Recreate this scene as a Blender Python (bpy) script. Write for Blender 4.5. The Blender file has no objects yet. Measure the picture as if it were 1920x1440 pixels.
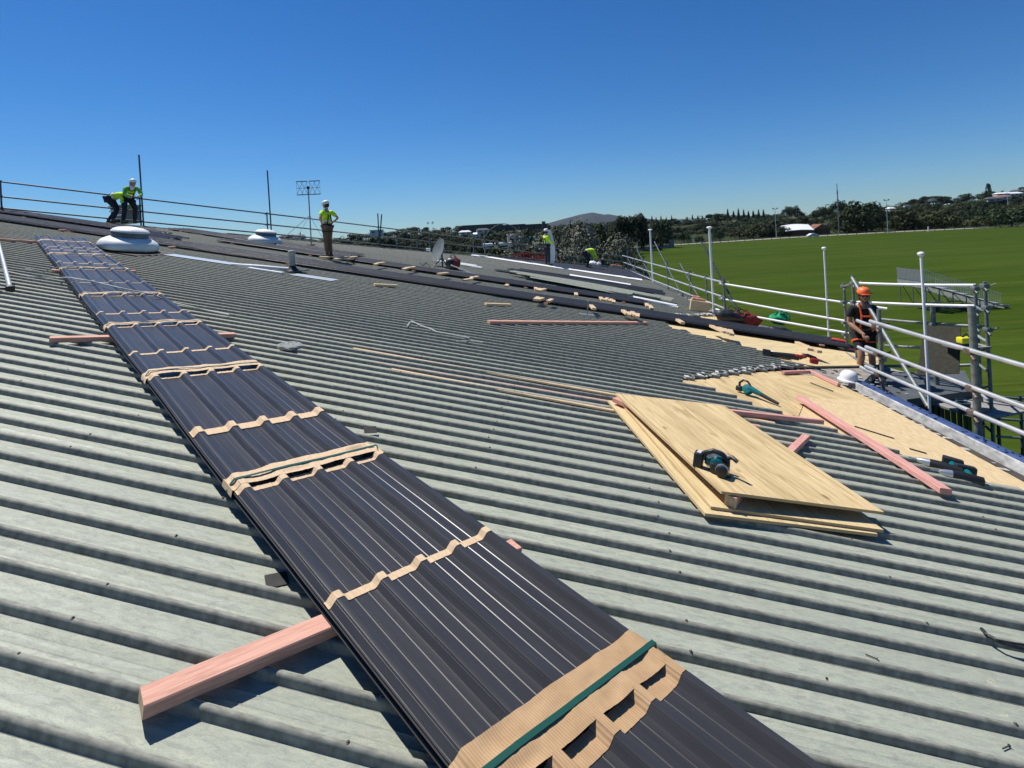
import bpy, bmesh, math, random
from mathutils import Vector, Matrix, noise
random.seed(7)
R = math.radians
SC = bpy.context.scene
COL = SC.collection

# ------------------------------------------------------------------ camera
F = 1000.0; RHO = math.atan(.055); CX = 960.0; CY = 433.0; H = 1.66   # photo is 1920 px wide
cr, sr = math.cos(RHO), math.sin(RHO)
cam = bpy.data.cameras.new('camera'); camo = bpy.data.objects.new('camera', cam); COL.objects.link(camo)
cam.sensor_width = 36; cam.lens = 36 * F / 1920; cam.shift_y = -(720 - CY) / 1920
cam.clip_start = .05; cam.clip_end = 30000
camo.matrix_world = Matrix(((cr, sr, 0, 0), (0, 0, -1, 0), (-sr, cr, 0, 0), (0, 0, 0, 1)))
SC.camera = camo
SC.render.resolution_x = 1024; SC.render.resolution_y = 768

# ------------------------------------------------------------------ sky, sun, exposure
SUN_AZ, SUN_EL = -49.0, 60.0          # azimuth measured from +Y towards +X
w = bpy.data.worlds.new('World'); SC.world = w; w.use_nodes = True
nt = w.node_tree; nt.nodes.clear()
out = nt.nodes.new('ShaderNodeOutputWorld'); bg = nt.nodes.new('ShaderNodeBackground')
sky = nt.nodes.new('ShaderNodeTexSky'); sky.sky_type = 'NISHITA'; sky.sun_disc = False
sky.sun_elevation = R(SUN_EL); sky.sun_rotation = R(SUN_AZ)
sky.altitude = 0; sky.air_density = 1.0; sky.dust_density = 0.0; sky.ozone_density = 3.0
hs = nt.nodes.new('ShaderNodeHueSaturation'); hs.inputs['Saturation'].default_value = 1.10
tint = nt.nodes.new('ShaderNodeMix'); tint.data_type = 'RGBA'; tint.blend_type = 'MULTIPLY'; tint.inputs[0].default_value = 1
tint.inputs[7].default_value = (.62, .93, 1.32, 1)
nt.links.new(sky.outputs[0], tint.inputs[6]); nt.links.new(tint.outputs[2], hs.inputs['Color']); nt.links.new(hs.outputs[0], bg.inputs[0])
bg.inputs[1].default_value = .058
nt.links.new(bg.outputs[0], out.inputs[0])
sun = bpy.data.lights.new('sun', 'SUN'); sun.energy = 5.0; sun.angle = R(.5); sun.color = (1, .955, .88)
suno = bpy.data.objects.new('sun', sun); COL.objects.link(suno)
sd = Vector((math.sin(R(SUN_AZ)) * math.cos(R(SUN_EL)), math.cos(R(SUN_AZ)) * math.cos(R(SUN_EL)), math.sin(R(SUN_EL))))
suno.rotation_euler = sd.to_track_quat('Z', 'Y').to_euler(); suno.location = (-30, 40, 60)
SC.view_settings.view_transform = 'Standard'; SC.view_settings.look = 'None'
SC.view_settings.exposure = 0.30; SC.view_settings.gamma = 1

# ------------------------------------------------------------------ frames: world (eye = origin, field at z -9) and roof plane
GX, GY = -.1838, .011
GZ = -9.0
def ray(x, y):
    dx, dy = x - CX, y - CY
    return Vector(((dx * cr - dy * sr) / F, 1, -(dx * sr + dy * cr) / F))
NN = Vector((-GX, -GY, 1)).normalized()
UU = Vector((.97468787, -.13178836, -.1805973)); UU = (UU - NN * UU.dot(NN)).normalized()
VV = NN.cross(UU)
OO = Vector((0, 0, -H))
MR = Matrix(((UU.x, VV.x, NN.x, OO.x), (UU.y, VV.y, NN.y, OO.y), (UU.z, VV.z, NN.z, OO.z), (0, 0, 0, 1)))
def W(x, y, h=0):                       # photo pixel -> world point on the plane h above the roof pans
    r = ray(x, y); return r * ((OO + h * NN).dot(NN) / r.dot(NN))
def L(x, y, h=0):                       # same, in roof coordinates (u down the slope, v forward)
    q = W(x, y, h) - OO; return Vector((q.dot(UU), q.dot(VV), h))
def RW(u, v, h=0): return MR @ Vector((u, v, h))
def at(x, y, Y): return ray(x, y) * Y
def gnd(x, y, z=GZ): r = ray(x, y); return r * (z / r.z)
def onplane(a, b, x, y):                # pixel -> point in the vertical plane through a, b
    d = b - a; n = Vector((d.y, -d.x, 0)); r = ray(x, y); return r * (a.dot(n) / r.dot(n))

# ------------------------------------------------------------------ mesh builder
class MB:
    def __init__(s): s.v = []; s.f = []; s.m = []
    def add(s, vs, fs, mi=0, M=None):
        o = len(s.v)
        for p in vs:
            p = Vector(p); s.v.append(M @ p if M else p)
        for f in fs: s.f.append([i + o for i in f]); s.m.append(mi)
        return s
    def box(s, c, d, M=None, mi=0, taper=1.0):
        x, y, z = d[0] / 2, d[1] / 2, d[2] / 2; c = Vector(c)
        vs = [c + Vector((sx * x * (taper if sz > 0 else 1), sy * y * (taper if sz > 0 else 1), sz * z)) for sz in (-1, 1) for sy in (-1, 1) for sx in (-1, 1)]
        return s.add(vs, [(0, 2, 3, 1), (4, 5, 7, 6), (0, 1, 5, 4), (2, 6, 7, 3), (0, 4, 6, 2), (1, 3, 7, 5)], mi, M)
    def rbox(s, c, d, r=.01, M=None, mi=0, seg=2):      # rounded box
        bm = bmesh.new(); bmesh.ops.create_cube(bm, size=1)
        for v in bm.verts: v.co = Vector((v.co.x * d[0], v.co.y * d[1], v.co.z * d[2]))
        bmesh.ops.bevel(bm, geom=list(bm.edges), offset=min(r, min(d) * .45), segments=seg, affect='EDGES', profile=.6)
        bm.verts.index_update(); c = Vector(c)
        s.add([v.co + c for v in bm.verts], [[v.index for v in f.verts] for f in bm.faces], mi, M); bm.free(); return s
    def tube(s, pts, r, n=10, M=None, mi=0, caps=True):
        pts = [Vector(p) for p in pts]; rs = r if isinstance(r, (list, tuple)) else [r] * len(pts)
        vs = []; fs = []
        t0 = (pts[1] - pts[0]).normalized()
        a = t0.orthogonal().normalized()
        for i, p in enumerate(pts):
            t = (pts[min(i + 1, len(pts) - 1)] - pts[max(i - 1, 0)])
            t = t.normalized() if t.length > 1e-9 else t0
            a = (a - t * a.dot(t)); a = a.normalized() if a.length > 1e-6 else t.orthogonal().normalized()
            b = t.cross(a)
            for k in range(n):
                q = 2 * math.pi * k / n; vs.append(p + (a * math.cos(q) + b * math.sin(q)) * rs[i])
        for i in range(len(pts) - 1):
            for k in range(n):
                fs.append((i * n + k, i * n + (k + 1) % n, (i + 1) * n + (k + 1) % n, (i + 1) * n + k))
        if caps: fs.append(tuple(range(n - 1, -1, -1))); fs.append(tuple(range((len(pts) - 1) * n, len(pts) * n)))
        return s.add(vs, fs, mi, M)
    def lathe(s, prof, n=24, M=None, mi=0):             # (r, z) list about z
        vs = []; fs = []
        for r, z in prof:
            for k in range(n):
                q = 2 * math.pi * k / n; vs.append((r * math.cos(q), r * math.sin(q), z))
        for i in range(len(prof) - 1):
            for k in range(n):
                fs.append((i * n + k, i * n + (k + 1) % n, (i + 1) * n + (k + 1) % n, (i + 1) * n + k))
        fs.append(tuple(range(n - 1, -1, -1))); fs.append(tuple(range((len(prof) - 1) * n, len(prof) * n)))
        return s.add(vs, fs, mi, M)
    def prism(s, poly, z0, z1, M=None, mi=0):
        n = len(poly); vs = [(p[0], p[1], z0) for p in poly] + [(p[0], p[1], z1) for p in poly]
        ar = sum(poly[i][0] * poly[(i + 1) % n][1] - poly[(i + 1) % n][0] * poly[i][1] for i in range(n))
        t = list(range(n, 2 * n)); b = list(range(n - 1, -1, -1)); sd_ = [(i, (i + 1) % n, n + (i + 1) % n, n + i) for i in range(n)]
        if ar < 0: t = t[::-1]; b = b[::-1]; sd_ = [f[::-1] for f in sd_]
        return s.add(vs, [t, b] + sd_, mi, M)
    def grid(s, rows, mi=0, M=None, flip=False):
        n = len(rows[0]); vs = [p for r_ in rows for p in r_]
        fs = [(i * n + j, i * n + j + 1, (i + 1) * n + j + 1, (i + 1) * n + j) for i in range(len(rows) - 1) for j in range(n - 1)]
        if flip: fs = [f[::-1] for f in fs]
        return s.add(vs, fs, mi, M)
    def ball(s, c, r, M=None, mi=0, n=12, m=8):
        r = r if isinstance(r, (tuple, list)) else (r, r, r); c = Vector(c); vs = []; fs = []
        for i in range(1, m):
            t = math.pi * i / m
            for k in range(n):
                q = 2 * math.pi * k / n; vs.append(c + Vector((r[0] * math.sin(t) * math.cos(q), r[1] * math.sin(t) * math.sin(q), r[2] * math.cos(t))))
        a = len(vs); vs += [c + Vector((0, 0, r[2])), c - Vector((0, 0, r[2]))]
        for i in range(m - 2):
            for k in range(n): fs.append((i * n + k, (i + 1) * n + k, (i + 1) * n + (k + 1) % n, i * n + (k + 1) % n))
        for k in range(n):
            fs.append((a, k, (k + 1) % n)); fs.append((a + 1, (m - 2) * n + (k + 1) % n, (m - 2) * n + k))
        return s.add(vs, fs, mi, M)
    def mesh(s, name, mats, smooth=False):
        me = bpy.data.meshes.new(name); me.from_pydata([tuple(v) for v in s.v], [], s.f)
        for m in (mats if isinstance(mats, (list, tuple)) else [mats]): me.materials.append(m)
        me.polygons.foreach_set('material_index', s.m)
        me.validate(); me.update()
        if smooth:
            me.polygons.foreach_set('use_smooth', [True] * len(me.polygons))
            try: me.set_sharp_from_angle(angle=R(35 if smooth is True else smooth))
            except Exception: pass
        return me

def props(o, label=None, cat=None, group=None, kind=None):
    if label: o['label'] = label
    if cat: o['category'] = cat
    if group: o['group'] = group
    if kind: o['kind'] = kind
    return o
def thing(name, label, cat, loc=(0, 0, 0), rz=0, group=None, M=None):
    o = bpy.data.objects.new(name, None); COL.objects.link(o); o.empty_display_size = .2
    o.matrix_world = M if M is not None else Matrix.Translation(Vector(loc)) @ Matrix.Rotation(rz, 4, 'Z')
    return props(o, label, cat, group)
def rthing(name, label, cat, u, v, h=0, rz=0, group=None, tilt=None):   # a thing resting on the roof, axes of the roof
    M = MR @ Matrix.Translation(Vector((u, v, h))) @ Matrix.Rotation(rz, 4, 'Z')
    if tilt is not None: M = M @ tilt
    return thing(name, label, cat, group=group, M=M)
def part(name, mb, mats, parent=None, smooth=False, world=False, label=None):
    me = mb.mesh(name, mats, smooth) if isinstance(mb, MB) else mb
    o = bpy.data.objects.new(name, me); COL.objects.link(o)
    if parent is not None:
        o.parent = parent
        if world:
            M = parent.matrix_world if parent.parent is None else (parent.parent.matrix_world @ parent.matrix_parent_inverse)
            o.matrix_parent_inverse = M.inverted()
    if label: o['label'] = label
    return o
def single(name, mb, mats, label, cat, M=None, group=None, smooth=False):
    o = part(name, mb, mats, None, smooth)
    if M is not None: o.matrix_world = M
    return props(o, label, cat, group)
def struct(name, mb, mats, smooth=False):
    o = part(name, mb, mats, None, smooth); o['kind'] = 'structure'; return o
def copy_tree(root, M=None, label=None):
    r = root.copy(); COL.objects.link(r)
    if M is not None: r.matrix_world = M
    if label: r['label'] = label
    def rec(a, b):
        for ch in list(a.children):
            c = ch.copy(); COL.objects.link(c); c.parent = b; c.matrix_parent_inverse = ch.matrix_parent_inverse.copy(); rec(ch, c)
    rec(root, r); return r

# ------------------------------------------------------------------ materials
def mat(name, col, rough=.6, metal=0, spec=.5, coat=0):
    m = bpy.data.materials.new(name); m.use_nodes = True; b = m.node_tree.nodes['Principled BSDF']
    b.inputs['Base Color'].default_value = (*col, 1); b.inputs['Roughness'].default_value = rough
    b.inputs['Metallic'].default_value = metal; b.inputs['Specular IOR Level'].default_value = spec
    b.inputs['Coat Weight'].default_value = coat
    return m
def nodes(m): return m.node_tree.nodes, m.node_tree.links, m.node_tree.nodes['Principled BSDF']
def coords(m, kind='Object', scale=(1, 1, 1), rot=(0, 0, 0)):
    N, K, b = nodes(m); tc = N.new('ShaderNodeTexCoord'); mp = N.new('ShaderNodeMapping')
    mp.inputs['Scale'].default_value = scale; mp.inputs['Rotation'].default_value = rot
    K.new(tc.outputs[kind], mp.inputs[0]); return mp.outputs[0]
def nz(m, vec, scale, detail=6, rough=.6, dist=0):
    N, K, b = nodes(m); n = N.new('ShaderNodeTexNoise'); n.inputs['Scale'].default_value = scale
    n.inputs['Detail'].default_value = detail; n.inputs['Roughness'].default_value = rough; n.inputs['Distortion'].default_value = dist
    K.new(vec, n.inputs['Vector']); return n.outputs['Fac']
def ramp(m, fac, stops, interp='LINEAR'):
    N, K, b = nodes(m); r = N.new('ShaderNodeValToRGB'); r.color_ramp.interpolation = interp
    while len(r.color_ramp.elements) < len(stops): r.color_ramp.elements.new(.5)
    for e, (p, c) in zip(r.color_ramp.elements, stops):
        e.position = p; e.color = (*c, 1) if len(c) == 3 else c
    K.new(fac, r.inputs[0]); return r.outputs[0]
def mix(m, fac, a, b_, mode='MIX'):
    N, K, b = nodes(m); x = N.new('ShaderNodeMix'); x.data_type = 'RGBA'; x.blend_type = mode
    for s, val in ((0, fac), (6, a), (7, b_)):
        if isinstance(val, (int, float)): x.inputs[s].default_value = val
        elif isinstance(val, (tuple, list)): x.inputs[s].default_value = (*val, 1)
        else: K.new(val, x.inputs[s])
    return x.outputs[2]
def setc(m, c): N, K, b = nodes(m); K.new(c, b.inputs['Base Color'])
def setr(m, fac, lo, hi):
    N, K, b = nodes(m); r = N.new('ShaderNodeMapRange'); r.inputs[3].default_value = lo; r.inputs[4].default_value = hi
    K.new(fac, r.inputs[0]); K.new(r.outputs[0], b.inputs['Roughness'])
def bump(m, h, strength=.3, dist=.01):
    N, K, b = nodes(m); n = N.new('ShaderNodeBump'); n.inputs['Strength'].default_value = strength; n.inputs['Distance'].default_value = dist
    K.new(h, n.inputs['Height']); K.new(n.outputs[0], b.inputs['Normal'])
def noisy(name, c1, c2, scale=8, rough=.7, metal=0, stretch=(1, 1, 1), bmp=0, bd=.003, spec=.4, detail=6):
    m = mat(name, c1, rough, metal, spec); v = coords(m, scale=stretch); f = nz(m, v, scale, detail)
    setc(m, ramp(m, f, [(.32, c1), (.68, c2)]))
    if bmp: bump(m, f, bmp, bd)
    return m
def wood(name, light, dark, sc=(1.2, 14, 14), knots=True, rough=.75, streak=.5):
    m = mat(name, light, rough, 0, .25)
    v = coords(m, scale=sc); f = nz(m, v, 3.2, 8, .65, 1.2)
    c = ramp(m, f, [(.3, dark), (.52, light), (.75, tuple(min(1, x * 1.08) for x in light))])
    v2 = coords(m, scale=(sc[0] * .5, sc[1] * .22, sc[2] * .22)); g = nz(m, v2, 2.0, 4, .5, .5)
    c = mix(m, ramp(m, g, [(.42, (0, 0, 0)), (.7, (streak,) * 3)]), c, tuple(x * .72 for x in dark), 'MIX')
    if knots:
        v3 = coords(m, scale=(2.2, 5, 5)); N, K, b = nodes(m); vo = N.new('ShaderNodeTexVoronoi'); vo.inputs['Scale'].default_value = 1.1
        K.new(v3, vo.inputs['Vector']); k = ramp(m, vo.outputs['Distance'], [(.05, (1, 1, 1)), (.12, (0, 0, 0))])
        c = mix(m, k, c, tuple(x * .45 for x in dark), 'MIX')
    fg = nz(m, coords(m, scale=(sc[0] * 1.6, sc[1] * 5, sc[2] * 5)), 2.5, 6, .7, .3)
    c = mix(m, ramp(m, fg, [(.42, (.45, .45, .45)), (.55, (0, 0, 0))]), c, tuple(x * .8 for x in dark), 'MIX')
    vn = nz(m, coords(m, scale=(sc[0] * .35, sc[1] * .42, sc[2] * .42)), 1.3, 3, .45, 1.0)
    c = mix(m, ramp(m, vn, [(.485, (0, 0, 0)), (.50, (streak, streak, streak)), (.515, (0, 0, 0))]), c, tuple(x * .6 for x in dark), 'MIX')
    setc(m, c); bump(m, fg, .25, .002); return m

M_ = {}
# weathered old roof: grey-green paint, bleached, scuffed; streaks follow the ribs (x = down the slope)
m = mat('weathered_green_roof_paint', (.36, .39, .33), .62, 0, .35)
v = coords(m, scale=(.35, 1, 1)); a = nz(m, v, 1.3, 5, .6); b1 = nz(m, coords(m, scale=(7, 24, 1)), 1.8, 10, .75, .8)
c1 = ramp(m, a, [(.3, (.335, .365, .285)), (.5, (.40, .43, .335)), (.7, (.46, .48, .385))])
c1 = mix(m, ramp(m, b1, [(.44, (0, 0, 0)), (.54, (.4, .4, .4)), (.66, (.95, .95, .95))]), c1, (.205, .22, .195), 'MIX')
sp = nz(m, coords(m, scale=(9, 20, 1)), 3.3, 10, .8, 1.2)
c1 = mix(m, ramp(m, sp, [(.60, (0, 0, 0)), (.66, (.7, .7, .7))]), c1, (.17, .19, .18), 'MIX')
sp2 = nz(m, coords(m, scale=(2.2, 9, 1)), 2.1, 8, .7, .8)
c1 = mix(m, ramp(m, sp2, [(.58, (0, 0, 0)), (.70, (.6, .6, .6))]), c1, (.47, .445, .34), 'MIX')
patch = nz(m, coords(m, scale=(.12, .22, 1)), 1.0, 3, .5)
c1 = mix(m, ramp(m, patch, [(.42, (0, 0, 0)), (.62, (.45, .45, .45))]), c1, (.25, .275, .25), 'MIX')
N, K, b = nodes(m); sx_ = N.new('ShaderNodeSeparateXYZ'); K.new(coords(m), sx_.inputs[0]); dv_ = N.new('ShaderNodeMath'); dv_.operation = 'DIVIDE'; dv_.inputs[1].default_value = .692; K.new(sx_.outputs[1], dv_.inputs[0])
fl_ = N.new('ShaderNodeMath'); fl_.operation = 'FLOOR'; K.new(dv_.outputs[0], fl_.inputs[0]); wn = N.new('ShaderNodeTexWhiteNoise'); wn.noise_dimensions = '1D'; K.new(fl_.outputs[0], wn.inputs['W'])
c1 = mix(m, ramp(m, wn.outputs['Value'], [(0, (0, 0, 0)), (1, (.32, .32, .32))]), c1, (.25, .265, .225), 'MIX')
rust = nz(m, coords(m, scale=(1.2, 3, 1)), 1.7, 10, .8, 1.5); c1 = mix(m, ramp(m, rust, [(.66, (0, 0, 0)), (.72, (.55, .55, .55))]), c1, (.30, .22, .12), 'MIX')
fine = nz(m, coords(m, scale=(1, 1.6, 1)), 170, 4, .8)
c1 = mix(m, ramp(m, fine, [(.40, (.55, .55, .55)), (.52, (0, 0, 0))]), c1, (.20, .22, .20), 'MIX')
lich = nz(m, coords(m, scale=(1, 2.2, 1)), 7, 10, .8, .4)
c1 = mix(m, ramp(m, lich, [(.60, (0, 0, 0)), (.66, (.8, .8, .8))]), c1, (.50, .46, .30), 'MIX')
setc(m, c1); setr(m, b1, .45, .75); bump(m, sp, .15, .003)
M_['roof'] = m
M_['rib'] = noisy('worn_shaded_rib_paint', (.135, .14, .115), (.30, .30, .25), 9, .7, 0, (2.5, 8, 1), .1)  # worn rib paint, with the shade of the near faces in its dark tone
# new charcoal long-run sheets
def steel(name, col, r0=.26, r1=.42):
    m = mat(name, col, .3, 0, .42, .0)
    f = nz(m, coords(m, scale=(1, 9, 9)), 2.6, 6, .6); d = nz(m, coords(m, scale=(1, 1, 1)), 60, 3, .8)
    c = ramp(m, f, [(.35, tuple(x * .9 for x in col)), (.65, tuple(x * 1.12 for x in col))])
    c = mix(m, ramp(m, d, [(.70, (0, 0, 0)), (.76, (.35, .35, .35))]), c, (.22, .22, .24), 'MIX')
    setc(m, c); setr(m, f, r0, r1); return m
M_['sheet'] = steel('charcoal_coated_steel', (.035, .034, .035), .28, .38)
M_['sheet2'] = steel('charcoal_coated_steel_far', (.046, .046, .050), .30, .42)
M_['oldsheet'] = noisy('old_grey_sheet', (.16, .17, .17), (.30, .31, .30), 6, .45, .2, (1, 8, 8))
m = mat('corrugated_cardboard', (.42, .28, .15), .85, 0, .15)
f = nz(m, coords(m, scale=(3, 3, 3)), 4, 6, .65)
N, K, b = nodes(m); wv = N.new('ShaderNodeTexWave'); wv.inputs['Scale'].default_value = 34; wv.inputs['Distortion'].default_value = .6; wv.bands_direction = 'Y'
K.new(coords(m), wv.inputs['Vector'])
c = ramp(m, f, [(.3, (.36, .225, .115)), (.7, (.50, .335, .19))]); c = mix(m, .3, c, mix(m, wv.outputs['Fac'], (.28, .165, .08), (.54, .38, .23)), 'MIX')
setc(m, c); bump(m, wv.outputs['Fac'], .5, .002); M_['card'] = m
M_['card2'] = noisy('pale_cardboard', (.52, .37, .22), (.66, .50, .33), 30, .85, 0, (1, 4, 1), .3, .002)
M_['strap'] = mat('green_strap', (.012, .07, .05), .35)
M_['pink'] = wood('pink_treated_pine', (.66, .37, .28), (.50, .25, .18), (1.5, 18, 18), streak=.25)
M_['pinkred'] = wood('pink_red_timber', (.66, .36, .31), (.52, .22, .18), (1.5, 18, 18), knots=False, streak=.2)
M_['endgrain'] = noisy('timber_end_grain', (.55, .42, .27), (.36, .26, .15), 40, .85)
M_['paleblock'] = wood('pale_timber', (.66, .50, .32), (.48, .33, .19), (2, 14, 14), knots=False, streak=.2)
M_['ply'] = wood('plywood_face', (.66, .51, .28), (.45, .31, .14), (.7, 11, 11), streak=.6)
M_['ply2'] = wood('plywood_face_pale', (.66, .53, .30), (.50, .38, .19), (.7, 9, 9), streak=.35)
M_['osb'] = noisy('rough_plywood_sarking', (.68, .54, .33), (.46, .32, .15), 5, .85, 0, (1.6, 12, 6), .2, .003)
M_['plyedge'] = noisy('plywood_edge', (.58, .44, .24), (.36, .24, .12), 8, .85, 0, (1, 1, 120))
M_['galv'] = noisy('galvanised_tube', (.42, .43, .43), (.58, .59, .59), 5, .42, .55, (1, 1, 3))
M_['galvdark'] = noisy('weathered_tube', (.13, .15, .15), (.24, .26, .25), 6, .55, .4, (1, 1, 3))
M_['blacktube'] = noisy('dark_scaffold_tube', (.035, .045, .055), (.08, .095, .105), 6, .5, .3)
M_['coupler'] = noisy('rusty_coupler', (.10, .055, .04), (.20, .17, .15), 14, .6, .4)
M_['white'] = noisy('white_paint', (.72, .74, .76), (.82, .83, .84), 3, .4)
M_['dome'] = noisy('white_fibreglass', (.62, .63, .60), (.78, .79, .77), 5, .55, 0, (1, 1, 1), .1)
M_['black'] = mat('black_plastic', (.012, .013, .014), .45)
M_['rubber'] = noisy('black_rubber', (.02, .02, .02), (.04, .04, .04), 10, .8)
M_['teal'] = mat('teal_plastic', (.0, .13, .14), .35)
M_['silver'] = mat('cast_aluminium', (.55, .56, .57), .35, .8)
M_['yellow'] = mat('yellow_plastic', (.75, .70, .02), .4)
M_['red'] = mat('red_plastic', (.45, .02, .015), .5)
M_['redfab'] = noisy('dark_red_fabric', (.10, .012, .012), (.20, .03, .03), 20, .9)
M_['orange'] = mat('orange_plastic', (.85, .16, .04), .45)
M_['greenfab'] = noisy('green_net', (.0, .22, .09), (.02, .34, .16), 14, .8)
M_['concrete'] = noisy('dirty_concrete', (.17, .15, .125), (.33, .30, .26), 5, .9, 0, (1, 1, 1), .4, .01)
M_['mortar'] = noisy('broken_mortar', (.30, .29, .27), (.55, .54, .50), 12, .9, 0, (1, 1, 1), .5, .01)
M_['greywall'] = noisy('parapet_grey', (.22, .22, .22), (.48, .48, .46), 9, .75, 0, (.6, 1, 2), .2)
M_['bluemem'] = noisy('blue_membrane', (.03, .06, .17), (.07, .11, .24), 7, .9, 0, (.5, 2, 1), .3, .006, .1)
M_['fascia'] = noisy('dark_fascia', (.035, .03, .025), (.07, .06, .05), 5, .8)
M_['charmem'] = noisy('charcoal_membrane', (.045, .05, .065), (.075, .08, .095), 4, .6, 0, (1, 1, 1))
M_['foil'] = noisy('white_building_paper', (.74, .75, .76), (.84, .85, .86), 3, .5, 0, (1, 4, 1), .4, .01)
M_['paleflash'] = noisy('pale_blue_grey_flashing', (.46, .53, .57), (.54, .60, .64), 4, .35, .3)
M_['board'] = noisy('weathered_board', (.20, .195, .18), (.30, .29, .27), 4, .9, 0, (1, 6, 6))
M_['shed'] = mat('dark_green_cladding', (.018, .035, .032), .6)
M_['shedroof'] = noisy('grey_membrane_roof', (.055, .065, .07), (.085, .095, .10), 3, .7)
M_['rope'] = mat('pale_rope', (.45, .47, .44), .8)
M_['dishgrey'] = noisy('dish_grey', (.13, .145, .145), (.19, .205, .205), 8, .5)
M_['pipegrey'] = noisy('grey_vent_pipe', (.22, .24, .22), (.32, .33, .31), 6, .7)
# ================================================================== SETTING
def pl(pts, x):                           # piecewise linear
    if x <= pts[0][0]: return pts[0][1]
    for (a, b), (c, d) in zip(pts, pts[1:]):
        if x <= c: return b + (d - b) * (x - a) / (c - a)
    return pts[-1][1]
def sm(t): t = max(0, min(1, t)); return t * t * (3 - 2 * t)
def horizon(x): return CY - (x - CX) * .055
SKY = [(300, 470), (420, 456), (520, 446), (640, 441), (700, 433), (760, 427), (865, 425), (950, 425), (1010, 424), (1060, 420), (1120, 419), (1170, 412), (1200, 409),
       (1270, 410), (1340, 402), (1440, 403), (1480, 394), (1521, 398), (1545, 389), (1572, 380), (1590, 385), (1629, 381), (1659, 385), (1698, 377),
       (1743, 368), (1773, 371), (1812, 364), (1847, 359), (1870, 361), (1915, 353), (2100, 342), (2400, 330)]
EDGE = [(300, 505), (1100, 478), (1176, 471), (1261, 461), (1480, 447), (1660, 437), (1920, 425), (2400, 398)]   # far edge of the field, ground level
FRONT = [(300, 480), (700, 455), (960, 446), (1060, 438), (1150, 438), (1260, 446), (1300, 440), (1370, 432), (1440, 415), (1500, 425), (1590, 408), (1680, 402), (1760, 402), (1920, 388), (2400, 370)]
def topz(xp, Y):                          # height of the tree tops at depth Y in the direction of photo column xp
    h = horizon(xp); e = EDGE and pl(EDGE, xp)
    ty = pl(FRONT, xp) + (pl(SKY, xp) - pl(FRONT, xp)) * sm((Y - 225) / 380.)
    return (h - ty) / F * Y
def hill(xp, Y):
    if Y <= 226: return GZ
    k = sm((Y - 226) / 60.)
    return GZ + k * (topz(xp, Y) - 8.0 - GZ) if topz(xp, Y) - 8.0 > GZ else GZ
def xc(xp): return (xp - CX) / F + .0     # column -> X/Y near the horizon

mg = mat('dry_ground', (.10, .11, .05), .95, 0, .1)
f = nz(mg, coords(mg), .05, 8, .6); setc(mg, ramp(mg, f, [(.35, (.05, .065, .022)), (.6, (.10, .105, .045)), (.8, (.15, .13, .07))]))
g = MB(); g.add([(-9000, -3000, GZ - .06), (12000, -3000, GZ - .06), (12000, 16000, GZ - .06), (-9000, 16000, GZ - .06)], [(0, 1, 2, 3)])
struct('ground', g, mg)
# playing field, cut grass with faint mowing bands
mf = mat('mown_grass', (.06, .11, .015), .95, 0, .03)
wob = nz(mf, coords(mf), .04, 3, .5)
fa = nz(mf, coords(mf, scale=(.010, .16, 1), rot=(0, 0, R(6))), 1.3, 5, .6); fb = nz(mf, coords(mf, scale=(.03, .5, 1), rot=(0, 0, R(6))), 2.2, 6, .7); fc = nz(mf, coords(mf), 1.4, 8, .75)
c = ramp(mf, fa, [(.35, (.025, .048, .004)), (.5, (.034, .060, .005)), (.66, (.046, .074, .008))])
c = mix(mf, ramp(mf, fb, [(.48, (0, 0, 0)), (.70, (.65, .65, .65))]), c, (.082, .098, .018), 'MIX')
c = mix(mf, ramp(mf, fc, [(.45, (0, 0, 0)), (.75, (.5, .5, .5))]), c, (.022, .042, .004), 'MIX')
c = mix(mf, ramp(mf, wob, [(.45, (0, 0, 0)), (.7, (.4, .4, .4))]), c, (.05, .072, .012), 'MIX')
setc(mf, c); bump(mf, fc, .6, .05)
g = MB(); poly = [(7, -80), (7.5, 40), (24, 110), (38.6, 180.7), (62, 206.5), (110, 211.5), (148, 212), (193, 203), (330, 180), (420, 100), (420, -80)]
g.add([(x, y, GZ) for x, y in poly], [tuple(range(len(poly)))])
struct('playing_field', g, mf)
# wooded slopes behind the field
mh = mat('wooded_slope', (.035, .05, .02), .95, 0, .1)
f = nz(mh, coords(mh), .09, 8, .7); setc(mh, ramp(mh, f, [(.35, (.020, .032, .012)), (.55, (.040, .052, .020)), (.75, (.075, .078, .035))])); bump(mh, f, 1, 2)
g = MB(); xs = [150 + 30 * i for i in range(78)]; ys = [226, 236, 250, 270, 300, 340, 390, 450, 520, 600, 700, 850, 1100]
rows = []
for Y in ys:
    row = []
    for x in xs:
        z = hill(x, min(Y, 600))
        if Y > 600: z = z * (1 - sm((Y - 600) / 500)) + (GZ - .5) * sm((Y - 600) / 500)
        z += noise.noise(Vector((x * .05, Y * .02, 3))) * 2.0 * sm((Y - 226) / 80)
        row.append((xc(x) * Y, Y, max(z, GZ - .03)))
    rows.append(row)
g.grid(rows, flip=True); struct('hills', g, mh, True)
# path and verge along the far edge of the field
g = MB()
eg = [(1120, 476), (1176, 469.5), (1261, 459.8), (1480, 446), (1660, 436), (1920, 424), (2100, 415)]
a = [gnd(x, y) for x, y in eg]; b = [gnd(x, y - 1.1) for x, y in eg]
g.add([(p.x, p.y, GZ + .02) for p in a] + [(p.x, p.y, GZ + .02) for p in b], [(i, i + 1, len(a) + i + 1, len(a) + i) for i in range(len(a) - 1)])
struct('path', g, noisy('pale_gravel_path', (.25, .23, .19), (.38, .35, .30), .5, .95))
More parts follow.
